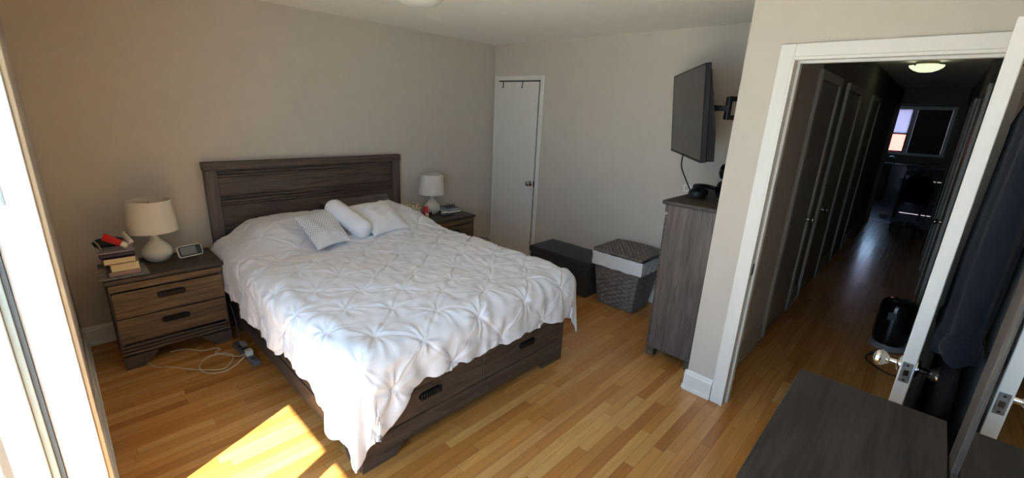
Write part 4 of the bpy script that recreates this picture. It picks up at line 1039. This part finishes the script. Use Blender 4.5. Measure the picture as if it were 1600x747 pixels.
# ================================================================== KITCHEN at the end of the hall
M_CAB = mat('kitchen_cabinet_paint', (98, 84, 66), .5)
t = thing('kitchen_cabinet', 'brown kitchen base cabinets under the far window', 'cabinet', (KX-.3, 1.2, 0))
obj('carcass', box(KX-.58, KX-.02, .74, 2.2, .10, .88), M_CAB, t); obj('plinth', box(KX-.53, KX-.02, .74, 2.2, .008, .10), M_BLACK, t)
for k in range(3):
    y0 = .75+k*.485; d = obj('door', box(KX-.60, KX-.581, y0, y0+.475, .12, .87, .004, 1), M_CAB, t); obj('handle', tube(bmesh.new(), [(KX-.602, y0+.05, .74), (KX-.625, y0+.05, .75), (KX-.625, y0+.05, .83), (KX-.602, y0+.05, .84)], .005), M_NICKEL, d)
single('worktop', box(KX-.63, KX-.021, -.45, 2.25, .885, .92, .004, 1), mat('worktop_laminate', (120, 116, 108), .35), 'pale worktop along the far kitchen wall under the window', 'worktop')
single('dishwasher', (lambda b: (bx(b, KX-.59, KX-.022, .12, .72, .008, .882, .006, 1), bx(b, KX-.62, KX-.60, .16, .68, .78, .80), bx(b, KX-.61, KX-.585, .16, .18, .78, .80), bx(b, KX-.61, KX-.585, .66, .68, .78, .80), b)[4])(bmesh.new()), M_BLACKG, 'black dishwasher right of the brown kitchen cabinets', 'dishwasher')
t = thing('dish_rack', 'dark dish rack of bowls on the far kitchen worktop below the window', 'dish rack', (KX-.35, .85, .92))
b = bmesh.new()
for k in range(9): tube(b, [(KX-.52, .70+k*.05, .93), (KX-.52, .70+k*.05, 1.03), (KX-.22, .70+k*.05, 1.03), (KX-.22, .70+k*.05, .93)], .005, 5, 1)
obj('wires', b, M_BLACK, t); obj('drip_tray', box(KX-.55, KX-.2, .66, 1.14, .9205, .93, .003, 1), M_BLACK, t)
for k, (y, lb) in enumerate(((.76, 'pale bowl upturned in the far dish rack, right one'), (.98, 'pale bowl upturned in the far dish rack, left one'))):
    single('bowl', lathe(bmesh.new(), [(.075, 1.036), (.07, 1.06), (.045, 1.085), (.02, 1.092), (.001, 1.092)], (KX-.37, y, 0), 24), mat('grey_crockery', (130, 136, 142), .3), lb, 'bowl', 'bowls in the dish rack', True)
t = thing('kitchen_table', 'dark table with a rail backed chair shape in the kitchen beyond the hall', 'table', (12.6, .1, 0))
obj('tabletop', box(12.0, 13.2, -.55, .42, .73, .76, .006, 1), M_BLACK, t)
for x in (12.06, 13.1):
    for y in (-.5, .36): obj('leg', box(x-.03, x+.03, y-.03, y+.03, .008, .729), M_BLACK, t)
t = thing('high_chair', 'dark slatted chair pushed to the kitchen table', 'chair', (11.75, .15, 0))
for x in (11.55, 11.95):
    for y in (-.03, .33): obj('leg', box(x-.018, x+.018, y-.018, y+.018, .008, .45), M_BLACK, t)
obj('seat', box(11.52, 11.98, -.06, .36, .45, .48, .01, 2), M_BLACK, t)
b = bmesh.new()
for k in range(6): bx(b, 11.525, 11.545, -.035+k*.072, -.015+k*.072, .48, 1.04)
bx(b, 11.52, 11.55, -.06, .36, 1.0, 1.06, .006, 1); obj('backrest', b, mat('charcoal_paint', (44, 42, 40), .5), t)
t = thing('clothes_airer', 'folding metal airer with dark laundry at the end of the hall', 'clothes airer', (11.2, .1, 0))
b = bmesh.new()
for y in (-.12, .34): tube(b, [(11.0, y, .01), (11.4, y, .92)], .008, smooth=1); tube(b, [(11.4, y, .01), (11.0, y, .92)], .008, smooth=1)
for x in (11.0, 11.2, 11.4): tube(b, [(x, -.12, .92 if x != 11.2 else .47), (x, .34, .92 if x != 11.2 else .47)], .007, smooth=1)
obj('frame', b, mat('dull_steel', (120, 122, 126), .4, metal=.7), t)
single('hanging_towel', hanging('t', '', 10.97, 11.03, .10, .36, .925, .42, M_COAT, 'towel', False, 2, .2), M_COAT, 'black towel draped over the folding airer', 'towel', smooth=True)
single('mixing_bowl', lathe(bmesh.new(), [(.03, .008), (.07, .03), (.10, .08), (.096, .08), (.066, .034), (.001, .02)], (11.4, .48, 0), 28), mat('pale_bowl', (170, 172, 168), .3), 'pale bowl on the kitchen floor left of the airer', 'bowl', smooth=True)
for k, (x, y, rz, s, lb) in enumerate(((10.0, .22, .2, .13, 'grey carton on the hall floor, left one of three'), (10.05, .02, -.3, .13, 'grey carton on the hall floor, right one of three'), (9.45, .08, .1, .13, 'grey carton on the hall floor, nearest of three'))):
    t = thing('carton', lb, 'box', (x, y, 0), 'cartons on the hall floor', rot=(0, 0, rz))
    obj('carton_body', box(-s*.7, s*.7, -s*.55, s*.55, .001, .15, .004, 1), mat('grey_card', (96, 92, 86), .8, noise=.2), t)
    obj('flap', prism(bmesh.new(), [(-s*.7, .15), (-s*.7-.03, .20), (-s*.7-.034, .199), (-s*.7-.004, .149)], 'y', -s*.5, s*.5), MATS['grey_card'], t)
for o in bpy.data.objects:
    if 'local' in o: del o['local']
